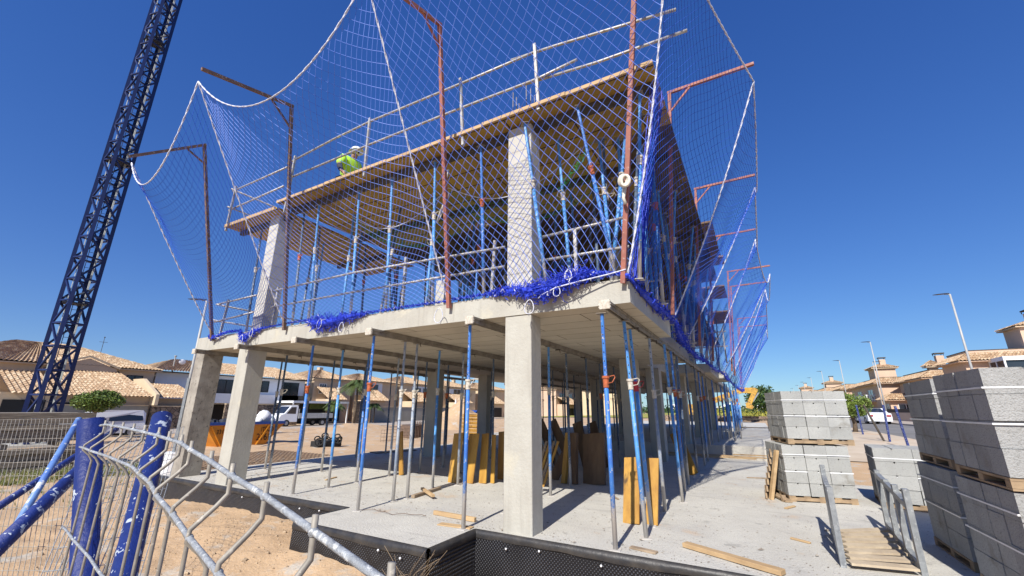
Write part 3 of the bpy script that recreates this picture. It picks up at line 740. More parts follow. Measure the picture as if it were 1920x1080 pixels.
guard('guard_rail', 'second pipe rail standing further back on the floor slab behind the props',
      [[(-9.0,8.8,3.65),(-1.4,8.8,3.7)],[(-9.0,8.8,4.1),(-1.4,8.8,4.12)]], [((-8.0,8.8,S1),(-8.0,8.8,4.2)),((-4.4,8.8,S1),(-4.4,8.8,4.2))])
guard('guard_rail', 'pale pipe rails behind the net at the far right of the upper floor',
      [[(-2.6,16.2,3.9),(-1.0,17.0,4.6)],[(-3.0,16.8,4.2),(-0.6,16.8,4.25)],[(-3.0,16.8,3.7),(-0.6,16.8,3.72)]], [((-0.7,16.8,S1),(-0.7,16.8,4.4))])

# ------------------------------------------------------------------ net davits and nets
def davit(label, base, top, tip, m, w=0.06):
    t = thing('net_davit', label, 'net post', base, 'davit posts that carry the nets')
    base, top, tip = Vector(base), Vector(top), Vector(tip)
    MB().sq(base, top, w, w).build('post', m, t)
    MB().sq(top-(tip-top).normalized()*0.04, tip, w*0.9, w*0.9).build('arm', m, t)
    a = top + (tip-top)*0.27; c = top + (base-top).normalized()*((tip-top).length*0.30)
    MB().sq(a, c, w*0.55, w*0.55).build('brace', m, t)
    return t
T = {}
T[1] = Vector((-10.9, 2.78, 6.60)); T[2] = Vector((-7.95, 2.62, 7.38)); T[3] = Vector((-3.90, 2.78, 7.32)); T[4] = Vector((-0.55, 3.2, 8.0))
DB = {1:(-10.95,5.09,3.0), 2:(-8.2,5.09,3.02), 3:(-4.0,5.09,3.02), 4:(-1.26,5.09,3.04)}
DT = {1:(-10.9,4.02,7.64), 2:(-7.95,4.30,7.80), 3:(-3.86,4.27,7.80), 4:(-0.58,4.42,7.75)}
davit('rusty davit post at the far left corner with its arm reaching past the crane', DB[1], DT[1], T[1], 'rust_brown')
davit('dark brown davit post and arm standing over the second column from the left', DB[2], DT[2], T[2], 'rust_brown')
davit('red brown davit post in the middle of the front, arm running out of view', DB[3], DT[3], T[3], 'rust_red')
davit('pink brown davit post at the front right corner rising out of the picture', DB[4], DT[4], (-0.12,3.6,7.35), 'rust_red')
RY = [7.0, 10.9, 14.6, 18.9, 21.4, 29.6, 32.8]
RX = [0.72, 0.72, 0.72, 1.22, 1.10, 1.30, 1.36]
RL = ['nearest the corner', 'second back from the corner', 'third back from the corner', 'fourth back from the corner', 'fifth back from the corner', 'sixth back from the corner', 'farthest of the row']
RT = []
for y, x, lb in zip(RY, RX, RL):
    zt = 7.1 if y > 8 else 7.15
    px = -0.64 if y < 16 else -0.3
    davit('red brown davit post on the right side, ' + lb, (px-0.35, y+0.1, 3.0), (px, y, zt-0.02), (x, y, zt), 'rust_red', 0.055 if y < 18 else 0.06)
    RT.append(Vector((x-0.03, y, zt-0.04)))

def coons(B, Tp, Lf, Rt, s, t):
    return (B(s)*(1-t) + Tp(s)*t + Lf(t)*(1-s) + Rt(t)*s
            - (B(0)*(1-s)*(1-t) + B(1)*s*(1-t) + Tp(0)*(1-s)*t + Tp(1)*s*t))
def hem(path, rad, n, seed, mean_r):
    r = random.Random(seed); segs = []
    L_ = len(path)-1
    for i in range(n//3):
        t = r.random()*L_; k = min(int(t), L_-1); p = Vector(path[k]).lerp(Vector(path[k+1]), t-k)
        rr = rad[k]*(1-(t-k)) + rad[k+1]*(t-k)
        q0 = None
        p = p + Vector((r.gauss(0,1), r.gauss(0,.6), r.gauss(0,.8)))*rr*0.42
        d = Vector((r.gauss(0,1), r.gauss(0,.7), r.gauss(0,.8))).normalized()
        ln = 0.014+0.14*rr+r.random()*0.012
        q0 = p
        for _ in range(4):
            d = (d + Vector((r.gauss(0,.6), r.gauss(0,.45), r.gauss(0,.6)))).normalized(); q1 = q0 + d*ln
            if (q1-p).length > rr*.8+.012: d = (p-q0+d*.3*ln).normalized(); q1 = q0 + d*ln
            segs.append((q0, q1)); q0 = q1
    return segs
def net(label, B, Tp, Lf, Rt, W, H, cell=0.10, diamond=True, r=0.0035, col='net_blue', sag=None, parts=None, ropes=True, rr=0.016, seed=1, noise_amp=0.02, group='blue safety nets hung round the upper floor'):
    t = thing('safety_net', label, 'safety net', tuple(B(0.5)), group)
    st = cell*(0.7071 if diamond else 1.0)
    n, m = max(4, int(W/st)), max(4, int(H/st))
    G = {}
    for i in range(n+1):
        for j in range(m+1):
            p = coons(B, Tp, Lf, Rt, i/n, j/m)
            if sag: p = p + sag(i/n, j/m)
            if 0 < i < n and 0 < j < m:
                p = p + Vector((mnoise.noise(p*1.3+Vector((seed,0,0))), mnoise.noise(p*1.3+Vector((0,seed,0))), mnoise.noise(p*1.3+Vector((0,0,seed)))))*noise_amp*3
            G[i, j] = p
    segs = []
    for i in range(n+1):
        for j in range(m+1):
            if diamond:
                if (i+j) % 2: continue
                for di in (1, -1):
                    if (i+di, j+1) in G: segs.append((G[i,j], G[i+di,j+1]))
            else:
                if i < n: segs.append((G[i,j], G[i+1,j]))
                if j < m: segs.append((G[i,j], G[i,j+1]))
    MB().wires(segs, r).build('mesh', col, t, fix=False)
    if ropes:
        def twist(f, nn=60, a=0.008):
            P1, P2 = [], []
            for k in range(nn+1):
                p = f(k/nn); q = k*1.3
                P1.append(p + Vector((math.cos(q), math.sin(q), 0.4*math.sin(q)))*a); P2.append(p - Vector((math.cos(q), math.sin(q), 0.4*math.sin(q)))*a)
            b = MB(); b.tube(P1, rr*0.55, 5); b.tube(P2, rr*0.55, 5); return b
        S = (lambda s, t_: sag(s, t_)) if sag else (lambda s, t_: Vector((0,0,0)))
        if 't' in ropes: twist(lambda s: Tp(s)+S(s,1)).build('border_rope', 'rope_white', t, smooth=True, fix=False)
        if 'l' in ropes: twist(lambda s: Lf(s)+S(0,s)).build('border_rope', 'rope_white', t, smooth=True, fix=False)
        if 'r' in ropes: twist(lambda s: Rt(s)+S(1,s)).build('border_rope', 'rope_white', t, smooth=True, fix=False)
    return t
def line(a, b_): a, b_ = Vector(a), Vector(b_); return lambda s: a.lerp(b_, s)
def quad(a, c, b_): return lambda s: bez(a, c, b_, s)
ZB = 3.14
Bp = {1: Vector((-11.0,5.11,ZB)), 2: Vector((-8.25,5.11,ZB)), 3: Vector((-4.05,5.11,ZB)), 4: Vector((-1.20,5.10,ZB))}
hangs = {1: T[1]+Vector((0.0,0.06,-0.12)), 2: T[2]+Vector((0.0,0,-0.28)), 3: T[3]+Vector((0,0,-0.12)), 4: Vector((-0.17,4.0,7.15))}
R1 = quad(Bp[1]+Vector((0,0,.0)), (-10.9,4.45,3.9), hangs[1])
R2 = quad(Bp[2], (-8.1,4.1,4.6), hangs[2])
R3 = quad(Bp[3], (-3.95,4.2,4.6), hangs[3])
R4 = quad(Bp[4], (-0.555,4.86,5.45), hangs[4])
def wav(a, c, b_):
    q = quad(a, c, b_)
    return lambda s: q(s)
bulge = lambda A: (lambda s, t: Vector((0, A*4*s*(1-s)*4*t*(1-t), 0)))
nA = net('blue net with square meshes hanging between the two left davits', wav(Bp[1],(-9.6,5.1,ZB-.03),Bp[2]), quad(hangs[1], (-9.0,2.75,4.35), hangs[2]), R1, R2, 3.3, 4.4, 0.10, False, sag=bulge(0.35), ropes='tlr', seed=3, r=0.0036)
nB = net('blue net sweeping up from the second left davit to the middle davit', wav(Bp[2],(-6.1,5.1,ZB-.02),Bp[3]), quad(hangs[2], (-5.3,2.7,4.5), hangs[3]), R2, R3, 4.4, 4.5, 0.10, True, sag=bulge(0.45), ropes='tr', seed=5, r=0.0034, col='net_sunlit')
nC = net('blue diamond net in front of the pale upper column, up to the corner rope', wav(Bp[3],(-2.6,5.1,ZB-.03),Bp[4]), quad(hangs[3], (-2.4,3.3,6.9), hangs[4]), R3, R4, 4.1, 3.9, 0.11, True, sag=bulge(0.25), ropes='r', seed=7, r=0.0039, col='net_sunlit')
# gathered hem of the front nets
def hem_parts(t, path, rad, n, seed, loops, coreR=0.7):
    rad = [q*1.3 for q in rad]; n = int(n*1.3)
    MB().wires(hem(path, rad, n, seed, 0.03), 0.0042).build('gathered_hem', 'net_deep', t, fix=False)['kind'] = 'stuff'
    MB().wires(hem(path, rad, max(30, n//40), seed+50, 0.03), 0.005).build('cord_ends', 'rope_white', t, fix=False)['kind'] = 'stuff'
    MB().tube(path, [max(0.008, r*coreR*0.5) for r in rad], 7).build('hem_cord', 'net_deep', t, smooth=True, fix=False)
    for (p, s_, dr) in loops:
        p = Vector(p); pts = []
        for k in range(15):
            a = 2*math.pi*k/14; pts.append(p + Vector((math.sin(a)*s_*0.5*(0.6+0.4*(1-math.cos(a))/2), -0.02*math.sin(a/2), -(1-math.cos(a))*s_*0.6)))
        MB().tube(pts, 0.0055, 6).build('cord_loop', 'rope_white', t, smooth=True, fix=False)
hem_parts(nA, [(-11.25,5.145,3.16),(-10.9,5.065,3.06),(-10.4,5.085,3.16),(-9.9,5.135,3.17),(-9.75,5.085,3.02),(-9.55,5.055,2.92),(-9.35,5.075,3.05),(-9.0,5.105,3.14),(-8.4,5.135,3.17)],
          [.02,.06,.03,.02,.07,.08,.09,.02,.015], 1500, 4, [((-9.55,5.005,3.02),0.17,0),((-9.2,5.005,3.12),0.14,0)])
hem_parts(nB, [(-8.3,5.135,3.17),(-7.6,5.135,3.18),(-7.15,5.065,3.06),(-6.8,5.035,3.04),(-6.3,5.075,3.10),(-5.8,5.125,3.15),(-5.0,5.155,3.17),(-4.1,5.145,3.16)],
          [.01,.02,.12,.15,.09,.02,.02,.015], 2600, 5, [((-6.95,4.985,3.12),0.16,0),((-6.35,5.005,3.0),0.15,0),((-4.12,5.005,3.02),0.2,0)])
hem_parts(nC, [(-4.0,5.135,3.17),(-3.3,5.125,3.17),(-2.95,5.085,3.16),(-2.5,5.015,3.10),(-2.3,5.005,3.05),(-2.1,5.025,3.14),(-1.85,5.055,3.22),(-1.6,5.115,3.23),(-1.3,5.125,3.18)],
          [.015,.03,.06,.11,.12,.14,.11,.04,.01], 4600, 6, [((-2.52,4.965,2.95),0.17,0),((-2.1,4.945,3.08),0.12,0),((-1.95,4.985,3.30),0.12,0)])
MB().tube([(-2.35,4.945,2.98),(-2.1,4.925,3.06),(-1.75,4.985,3.12),(-1.45,5.045,3.17),(-1.2,5.035,3.2)], 0.009, 6).build('tie_rope', 'rope_white', nC, smooth=True, fix=False)
# right side nets
BR = [Vector((-1.22,5.0,ZB)), Vector((-1.12,8.0,ZB-.05)), Vector((-1.35,11.0,ZB-.1)), Vector((-1.2,14.8,ZB-.15)), Vector((-1.0,18.9,ZB-.2)), Vector((-0.9,21.6,ZB-.35)), Vector((-0.75,29.6,ZB-.4)), Vector((-0.6,33,ZB-.3))]
HT = [hangs[4]] + [p+Vector((-0.02,0,-0.30)) for p in RT]
SC = [R4]
for i, y in enumerate(RY):
    bb = BR[i+1]; hh = HT[i+1]
    mid = bb.lerp(hh, 0.5) + Vector((0.05,0,-0.25)); SC.append(quad(bb, mid, hh))
nl_ = ['wrapping the right corner between the front corner rope and the nearest right davit', 'between the first and second right davits', 'between the second and third right davits', 'between the third and fourth right davits',
       'between the fourth and fifth right davits', 'hanging between the fifth and sixth right davits', 'at the far end of the right side']
sg_x = lambda A: (lambda s, t: Vector((-A*4*s*(1-s)*4*t*(1-t), 0, 0)))
for i in range(7):
    sagz = 1.0 if i else 0.9
    a, c_ = HT[i], HT[i+1]
    midp = a.lerp(c_, 0.5) + (Vector((-0.12, 0, -sagz*1.6)) if i else Vector((-.15,-.1,.3)))
    W_ = (BR[i+1]-BR[i]).length
    cell = 0.10 if i < 2 else 0.12 if i < 4 else 0.16
    t_ = net('blue net ' + nl_[i], line(BR[i], BR[i+1]), quad(a, midp, c_), SC[i], SC[i+1], W_, 4.4, cell, True, r=0.0036 if i < 3 else 0.005, ropes='tr', seed=20+i, sag=sg_x(0.18), col='net_blue', rr=0.016 if i < 2 else 0.024)
    a, c_ = BR[i], BR[i+1]
    MB().wires(hem([tuple(a.lerp(c_, k/4)+Vector((0.03,0,-0.02-0.08*math.sin(k*2.2)**2))) for k in range(5)], [.05,.10,.14,.12,.06], 700 if i < 3 else 300, 40+i, .03), 0.0055).build('gathered_hem', 'net_deep', t_, fix=False)['kind'] = 'stuff'
    MB().tube([a.lerp(c_, k/4)+Vector((0.03,0,-0.02-0.08*math.sin(k*2.2)**2)) for k in range(5)], [.02,.035,.05,.04,.02], 7).build('hem_cord', 'net_deep', t_, smooth=True, fix=False)
# bundle of gathered net hanging beside the corner rope
cb = thing('net_bundle', 'bunched dark blue net hanging in folds just right of the upper corner', 'safety net', (-1.1,5.3,ZB))
sg = []
for k in range(34):
    x0, y0 = -1.18+rnd.uniform(-.04,.06), 5.15+rnd.uniform(0,.5); x1, y1 = -0.66+rnd.uniform(-.05,.08), 5.1+rnd.uniform(0,.6)
    P_ = [Vector((x0,y0,ZB)).lerp(Vector((x1,y1,6.0)), j/14) + Vector((rnd.uniform(-.012,.012), rnd.uniform(-.012,.012), 0)) for j in range(15)]
    sg += list(zip(P_, P_[1:]))
MB().wires(sg, 0.0045).build('mesh', 'net_deep', cb, fix=False)
# long looped ropes and small coil
tb = thing('hanging_rope', 'knotted cream rope tied in a loop to the middle davit post', 'rope', (-4.0,4.9,4.9))
MB().tube([(-3.97,4.86,5.35),(-4.02,4.84,5.0),(-3.96,4.85,4.7),(-4.1,4.84,4.45),(-4.0,4.85,4.62),(-3.93,4.84,4.9)], 0.014, 6).build('strand', 'rope_cream', tb, smooth=True)
MB().tube([(-3.99,4.83,4.95),(-3.95,4.81,4.75),(-4.05,4.82,4.6),(-4.13,4.83,4.4)], 0.02, 6).build('knot', 'rope_cream', tb, smooth=True)
cl = thing('rope_coil', 'cream coil of rope tied to the pink corner davit post', 'rope', (-1.15,4.86,5.0))
for k in range(5):
    cx = -1.10+0.010*k; MB().tube([(cx+0.05*math.cos(a*math.pi/6), 4.80-0.010*k, 4.30+0.075*math.sin(a*math.pi/6)-.008*k) for a in range(12)], 0.020, 6, closed=True).build('strand', 'rope_cream', cl, smooth=True, fix=False)
MB().tube([(-1.09,4.84,4.22),(-1.12,4.84,4.08),(-1.10,4.85,4.0)], 0.022, 6).build('strand', 'rope_cream', cl, smooth=True)
# green net sagging under the deck
gr = thing('catch_net', 'green net sagging on a pale cord below the upper deck', 'safety net', (-6,6,5.6))
def greenp(s, t): return Vector((-7.6+5.6*s, 5.9+1.4*t, 5.75-0.55*math.sin(math.pi*(s*2%1))*(1-0.3*t)-0.25*math.sin(math.pi*t)))
sg = []
for i in range(60):
    for j in range(14):
        sg.append((greenp(i/60, j/14), greenp((i+1)/60, j/14)))
        sg.append((greenp(i/60, j/14), greenp(i/60, (j+1)/14)))
MB().wires(sg, 0.0025).build('mesh', 'net_green', gr, fix=False)
MB().tube([greenp(k/40, 0) for k in range(41)], 0.009, 5).build('cord', 'rope_white', gr, smooth=True, fix=False)
gg = thing('green_net_tuft', 'bright green tuft of netting tied near the corner props', 'safety net', (-2.0,5.7,5.1))
MB().wires(hem([(-2.35,5.7,4.95),(-2.0,5.65,5.25),(-1.75,5.6,5.55)], [.05,.06,.05], 260, 77, .03), 0.003).build('mesh', 'net_green', gg, fix=False)

# ------------------------------------------------------------------ crane
cr = thing('tower_crane', 'dark blue lattice tower crane mast rising out of the picture behind the site fence', 'crane', (0,0,0))
d_ = 22.0
ex, fx = Vector((math.cos(AZ), math.sin(AZ), 0)), Vector((-math.sin(AZ), math.cos(AZ), 0))
cc = PD(76,783,d_); cc.z = -0.4
cr.location = cc
vd = Vector((cc.x, cc.y, 0)).normalized(); vl = Vector((vd.y, -vd.x, 0))
w_ = 0.92; phi = math.radians(27)
def corner(i):
    a = phi + i*math.pi/2 + math.pi/4
    return cc + (vl*math.cos(a) + vd*math.sin(a))*(w_*0.7071)
CN = [corner(i) for i in range(4)]
HM, bay = 34.0, 1.22
for i in range(4):
    MB().sq(CN[i], CN[i]+Vector((0,0,HM)), 0.17, 0.17, up=(vl.x,vl.y,0)).build('mast_leg', 'crane_blue', cr)
Z = lambda z: Vector((0,0,z))
for i in range(4):
    a, c_ = CN[i], CN[(i+1)%4]; b = MB()
    n = int(HM/bay)
    for k in range(n):
        z0, z1 = k*bay, (k+1)*bay
        b.sq(a+Z(z0), c_+Z(z0), 0.085)
        if k % 2: b.sq(a+Z(z0), c_+Z(z1), 0.085)
        else: b.sq(c_+Z(z0), a+Z(z1), 0.085)
    b.build('lattice', 'crane_blue', cr)
    gp = MB()
    for k in range(0, n, 3):
        for e in (a,):
            dd = (c_-a).normalized()*0.1; gp.sq(e+dd+Z(k*bay-0.16), e+dd+Z(k*bay+0.16), 0.16, 0.03)
    gp.build('gusset_plate', 'crane_blue', cr)
b = MB(); c0 = cc+vd*0.15+vl*0.1
for s_ in (-.17,.17): b.bar(c0+vl*s_, c0+vl*s_+Z(HM), 0.018, 5)
for k in range(int(HM/0.3)): b.bar(c0-vl*.17+Z(k*.3), c0+vl*.17+Z(k*.3), 0.012, 4)
b.build('ladder', 'crane_dark', cr)
for z in (7.2, 15.9, 24.8):
    b = MB(); b.sq(cc+vl*-0.5+Z(z), cc+vl*0.5+Z(z), 0.9, 0.05); b.sq(cc+vl*-0.5+Z(z+.3), cc+vl*0.5+Z(z+.3), 0.06); b.sq(CN[0]+Z(z), CN[2]+Z(z+1.0), 0.07); b.sq(CN[1]+Z(z), CN[3]+Z(z+1.0), 0.07)
    b.build('platform', 'crane_dark', cr)
b = MB()
for q, s_ in ((.28,.02),(.31,.05),(-.28,-.2)):
    b.bar(cc+vl*q-vd*0.1, cc+vl*(q+s_)-vd*0.1+Z(HM), 0.02, 5)
b.build('cable', 'crane_cable', cr)
b = MB(); b.sq(cc+Z(-0.3)-vl*1.2, cc+Z(-0.3)+vl*1.2, 2.4, 0.8); b.build('concrete_footing', 'concrete', cr)

# ------------------------------------------------------------------ bricks on pallets
def pallet_mb(o, ux, uy, w, d, z):
    b = MB(); o = Vector(o)
    def bx(a0,a1,b0,b1,z0,z1):
        vs = [o+ux*a+uy*c+Vector((0,0,zz)) for zz in (z0,z1) for a, c in ((a0,b0),(a1,b0),(a1,b1),(a0,b1))]
        b.add(vs, [(3,2,1,0),(4,5,6,7),(0,1,5,4),(1,2,6,5),(2,3,7,6),(3,0,4,7)])
    for k in range(5): bx(0.0+k*(w-.1)/4, 0.1+k*(w-.1)/4, 0, d, z+0.072, z+0.092)
    for k in range(3): bx(0, w, k*(d-.09)/2, 0.09+k*(d-.09)/2, z+0.018, z+0.07)
    for k in range(3): bx(k*(w-.1)/2, 0.1+k*(w-.1)/2, 0, d, z, z+0.016)
    return b
def block_stack(label, o, rot, tiers, nx=3, nyb=5, w=1.02, d=1.02, ch=0.207, courses=4, mt='block_pale', missing=(), seed=0, strap=(0,1)):
    r = random.Random(seed)
    t = thing('block_pallet', label, 'block pallet', o, 'grey concrete blocks stacked on pallets')
    ux, uy = Vector((math.cos(rot), math.sin(rot), 0)), Vector((-math.sin(rot), math.cos(rot), 0))
    O = Vector(o)
    for ti in range(1):
        pallet_mb(O, ux, uy, w, d, 0).build('pallet', 'pallet_wood', t)
        z0 = 0.095
        for c in range(courses):
            for i in range(nx):
                for j in range(nyb):
                    if 0 < i < nx-1 and 0 < j < nyb-1 and c < courses-1: continue
                    bw, bd = w/nx, d/nyb; g_ = 0.003
                    jx, jy = r.uniform(-.004,.004), r.uniform(-.016,.006)
                    zz0, zz1 = z0+c*ch+0.0015, z0+(c+1)*ch-0.0015
                    x0, x1 = i*bw+g_*1.3, (i+1)*bw-g_*1.3; xm = (x0+x1)/2; nv = 0.016
                    poly = [(x0,zz0),(x1,zz0),(x1,zz1),(xm+nv,zz1),(xm,zz1-0.03),(xm-nv,zz1),(x0,zz1)]
                    y0, y1 = j*bd+g_, (j+1)*bd-g_
                    m = MB(); n = len(poly)
                    vs = [O+ux*(u+jx)+uy*(y+jy)+Vector((0,0,v)) for y in (y0,y1) for u, v in poly]
                    m.add(vs, [tuple(range(n)), tuple(range(2*n-1,n-1,-1))] + [(k,n+k,n+(k+1)%n,(k+1)%n) for k in range(n)])
                    m.build('concrete_block', mt, t)
        s = MB()
        for c in strap:
            zc = z0 + (courses-1-c*1.35)*ch + 0.05; e = 0.010; hgt = 0.007
            P_ = [(-e,-e),(w+e,-e),(w+e,d+e),(-e,d+e)]
            for k in range(4):
                a, q = P_[k], P_[(k+1)%4]
                vs = [O+ux*p[0]+uy*p[1]+Vector((0,0,zc+dz)) for p in (a,q) for dz in (-hgt,hgt)]
                s.add(vs, [(0,2,3,1)])
        s.build('strap', 'strap', t)
    return t
A1 = math.radians(14)
block_stack('pale block pallet on the ground left of the steel rack, under another pallet', (0.30,9.34,0), A1, 1, seed=1)
block_stack('pale block pallet on top of the stack left of the steel rack', (0.42,9.40,0.935), A1, 1, seed=2)
block_stack('single low pallet of blocks between the two tall stacks, behind the rack', (1.60,9.52,0), math.radians(-4), 1, seed=3, nx=2, mt='block_pale', w=1.0)
block_stack('bottom pallet of the second tallest stack, behind the nearest one at the right edge', (1.66,6.32,0), 0.02, 1, nx=2, nyb=4, seed=4, mt='block')
block_stack('top pallet of the stack just behind the nearest one at the right edge', (1.70,6.34,0.935), 0.0, 1, nx=2, nyb=4, seed=5, mt='block', w=1.05)
block_stack('nearest bottom pallet of blocks, cut off by the lower right corner of the picture', (1.62,4.93,0), 0.03, 1, nx=2, nyb=4, seed=6, mt='block', w=1.05)
block_stack('nearest top pallet of blocks at the right edge, highest of all', (1.62,4.90,0.935), 0.01, 1, nx=2, nyb=4, seed=7, mt='block', w=1.06)
block_stack('pallet of blocks hidden behind the right hand stacks', (2.95,6.4,0), 0.0, 1, nx=2, nyb=3, seed=8, mt='block')
# broken pallet leaning beside
lp = thing('wooden_pallet', 'old wooden pallet standing on edge against the left block stack', 'pallet', (0.1,9.6,0))
for s_ in (0, 0.85):
    MB().sq((0.02,9.35+s_,0.0), (0.22,9.45+s_,0.82), 0.08, 0.05).build('stringer', 'timber', lp)
b = MB()
for k in range(7):
    z = 0.06+k*0.115; x = -0.04+0.2*z/0.82; b.sq((x-0.02,9.30,z), (x-0.02,10.3,z), 0.03, 0.085)
b.build('slat', 'pallet_wood', lp)
b = MB(); b.sq((0.28,9.2,0.02),(0.0,9.9,0.06),0.12,0.03); b.sq((0.22,9.25,0.0),(0.2,9.28,0.10),0.07,0.05)
tag(b.build('broken_board', 'pallet_wood'), 'splintered pallet board at the foot of the left block stack', 'board')

# ------------------------------------------------------------------ galvanised rack with timber slats
rk = thing('steel_rack', 'galvanised steel rack with flat uprights and a timber slat floor', 'rack', (0.9,6.6,0))
L0, L1, R0, R1_ = Vector((0.56,5.86,0)), Vector((0.66,7.25,0)), Vector((1.20,5.98,0)), Vector((1.32,7.85,0))
up_h = 0.80
for a, hh in ((L0,.74),(L0.lerp(L1,.34),.70),(L0.lerp(L1,.62),.66),(L1,.82),(R0,.76),(R0.lerp(R1_,.33),.72),(R0.lerp(R1_,.66),.70),(R1_,.74)):
    MB().sq(a, a+Vector((-0.035*0,0,hh)), 0.075, 0.05, up=(1,0,0)).build('upright', 'galvanised', rk)
for a, c_ in ((L0,L1),(R0,R1_)):
    MB().sq(a+Z(.60), c_+Z(.68), 0.05, 0.06).build('top_rail', 'galvanised', rk)
    MB().sq(a+Z(.06), c_+Z(.08), 0.05, 0.06).build('bottom_rail', 'galvanised', rk)
for k in range(7):
    t = k/6.3; p, q = L0.lerp(L1, t), R0.lerp(R1_, t*0.92)
    MB().sq(p+Vector((.05,0,.05)), q+Vector((-.05,0,.05)), 0.13, 0.022).build('slat', 'slat_pale', rk)

# ------------------------------------------------------------------ timber bits on the slab
def plank(name, label, p, q, w, h, m, cat='board', roll=(0,0,1), group=None):
    return tag(MB().sq(p, q, w, h, up=roll).build(name, m, bevel=0.003), label, cat, group)
plank('timber_plank', 'long plank lying on the slab near the bottom edge, right of the black sheet', (-0.92,5.72,0.03), (0.02,5.26,0.03), 0.10, 0.045, 'timber')
plank('timber_batten', 'short square batten on the slab beside the front left prop', (-4.36,5.44,0.03), (-3.60,5.40,0.03), 0.05, 0.055, 'timber')
plank('timber_batten', 'lower stick of the small timber cross on the slab', (-5.42,6.15,0.03), (-5.55,7.05,0.03), 0.07, 0.05, 'timber_old', group=None)
plank('timber_batten', 'upper stick of the small timber cross on the slab', (-5.62,6.62,0.075), (-5.05,6.25,0.06), 0.06, 0.04, 'timber')
plank('timber_offcut', 'flat pale offcut in the slab pocket near the membrane corner', (-3.95,5.05,0.008), (-3.45,5.1,0.008), 0.12, 0.015, 'timber')
plank('timber_offcut', 'small flat board at the foot of the nearest blue prop', (-1.45,5.36,0.012), (-1.15,5.30,0.012), 0.08, 0.02, 'timber_old')
def board_stack(label, specs):
    for i, (a, c_, w, th, m, lb) in enumerate(specs):
        a, c_ = Vector(a), Vector(c_)
        tag(MB().sq(a, c_, w, th, up=(0.2,1,0)).build('formwork_board', m, bevel=0.003), lb, 'board', label)
for k_, (x, y, a, L_, w, lb) in enumerate([(-4.9,8.6,.6,.35,.05,'small wood offcut on the shaded slab behind the timber cross'),(-2.3,7.9,2.2,.28,.04,'small wood offcut in the column shadow'),(0.2,8.6,1.1,.30,.05,'thin offcut on the bright slab left of the block stack'),
      (-0.4,11.9,.3,.5,.06,'offcut on the slab well in front of the plank gap'),(-8.3,6.6,1.9,.4,.05,'wood strip on the slab between the left props'),(-6.6,8.9,.5,.45,.06,'wood strip in the shade behind the middle props'),(0.35,6.6,2.6,.22,.04,'tiny offcut left of the steel rack')]):
    plank('timber_offcut', lb, (x,y,.012), (x+L_*math.cos(a),y+L_*math.sin(a),.014), w, .018, 'timber_old' if k_ % 2 else 'timber')
b = MB(); b.tube([(-2.05+.02*math.sin(k*1.3), 4.95+k*.0+.25+.03*math.sin(k), .012) if False else (-5.45+k*.085, 5.06+.05*math.sin(k*.7)+k*.012, .008+.02*abs(math.sin(k*.9))) for k in range(14)], .004, 5)
tag(b.build('bent_wire', 'steel_rebar', smooth=True), 'bent rusty wire on the slab beside the front left prop', 'wire')
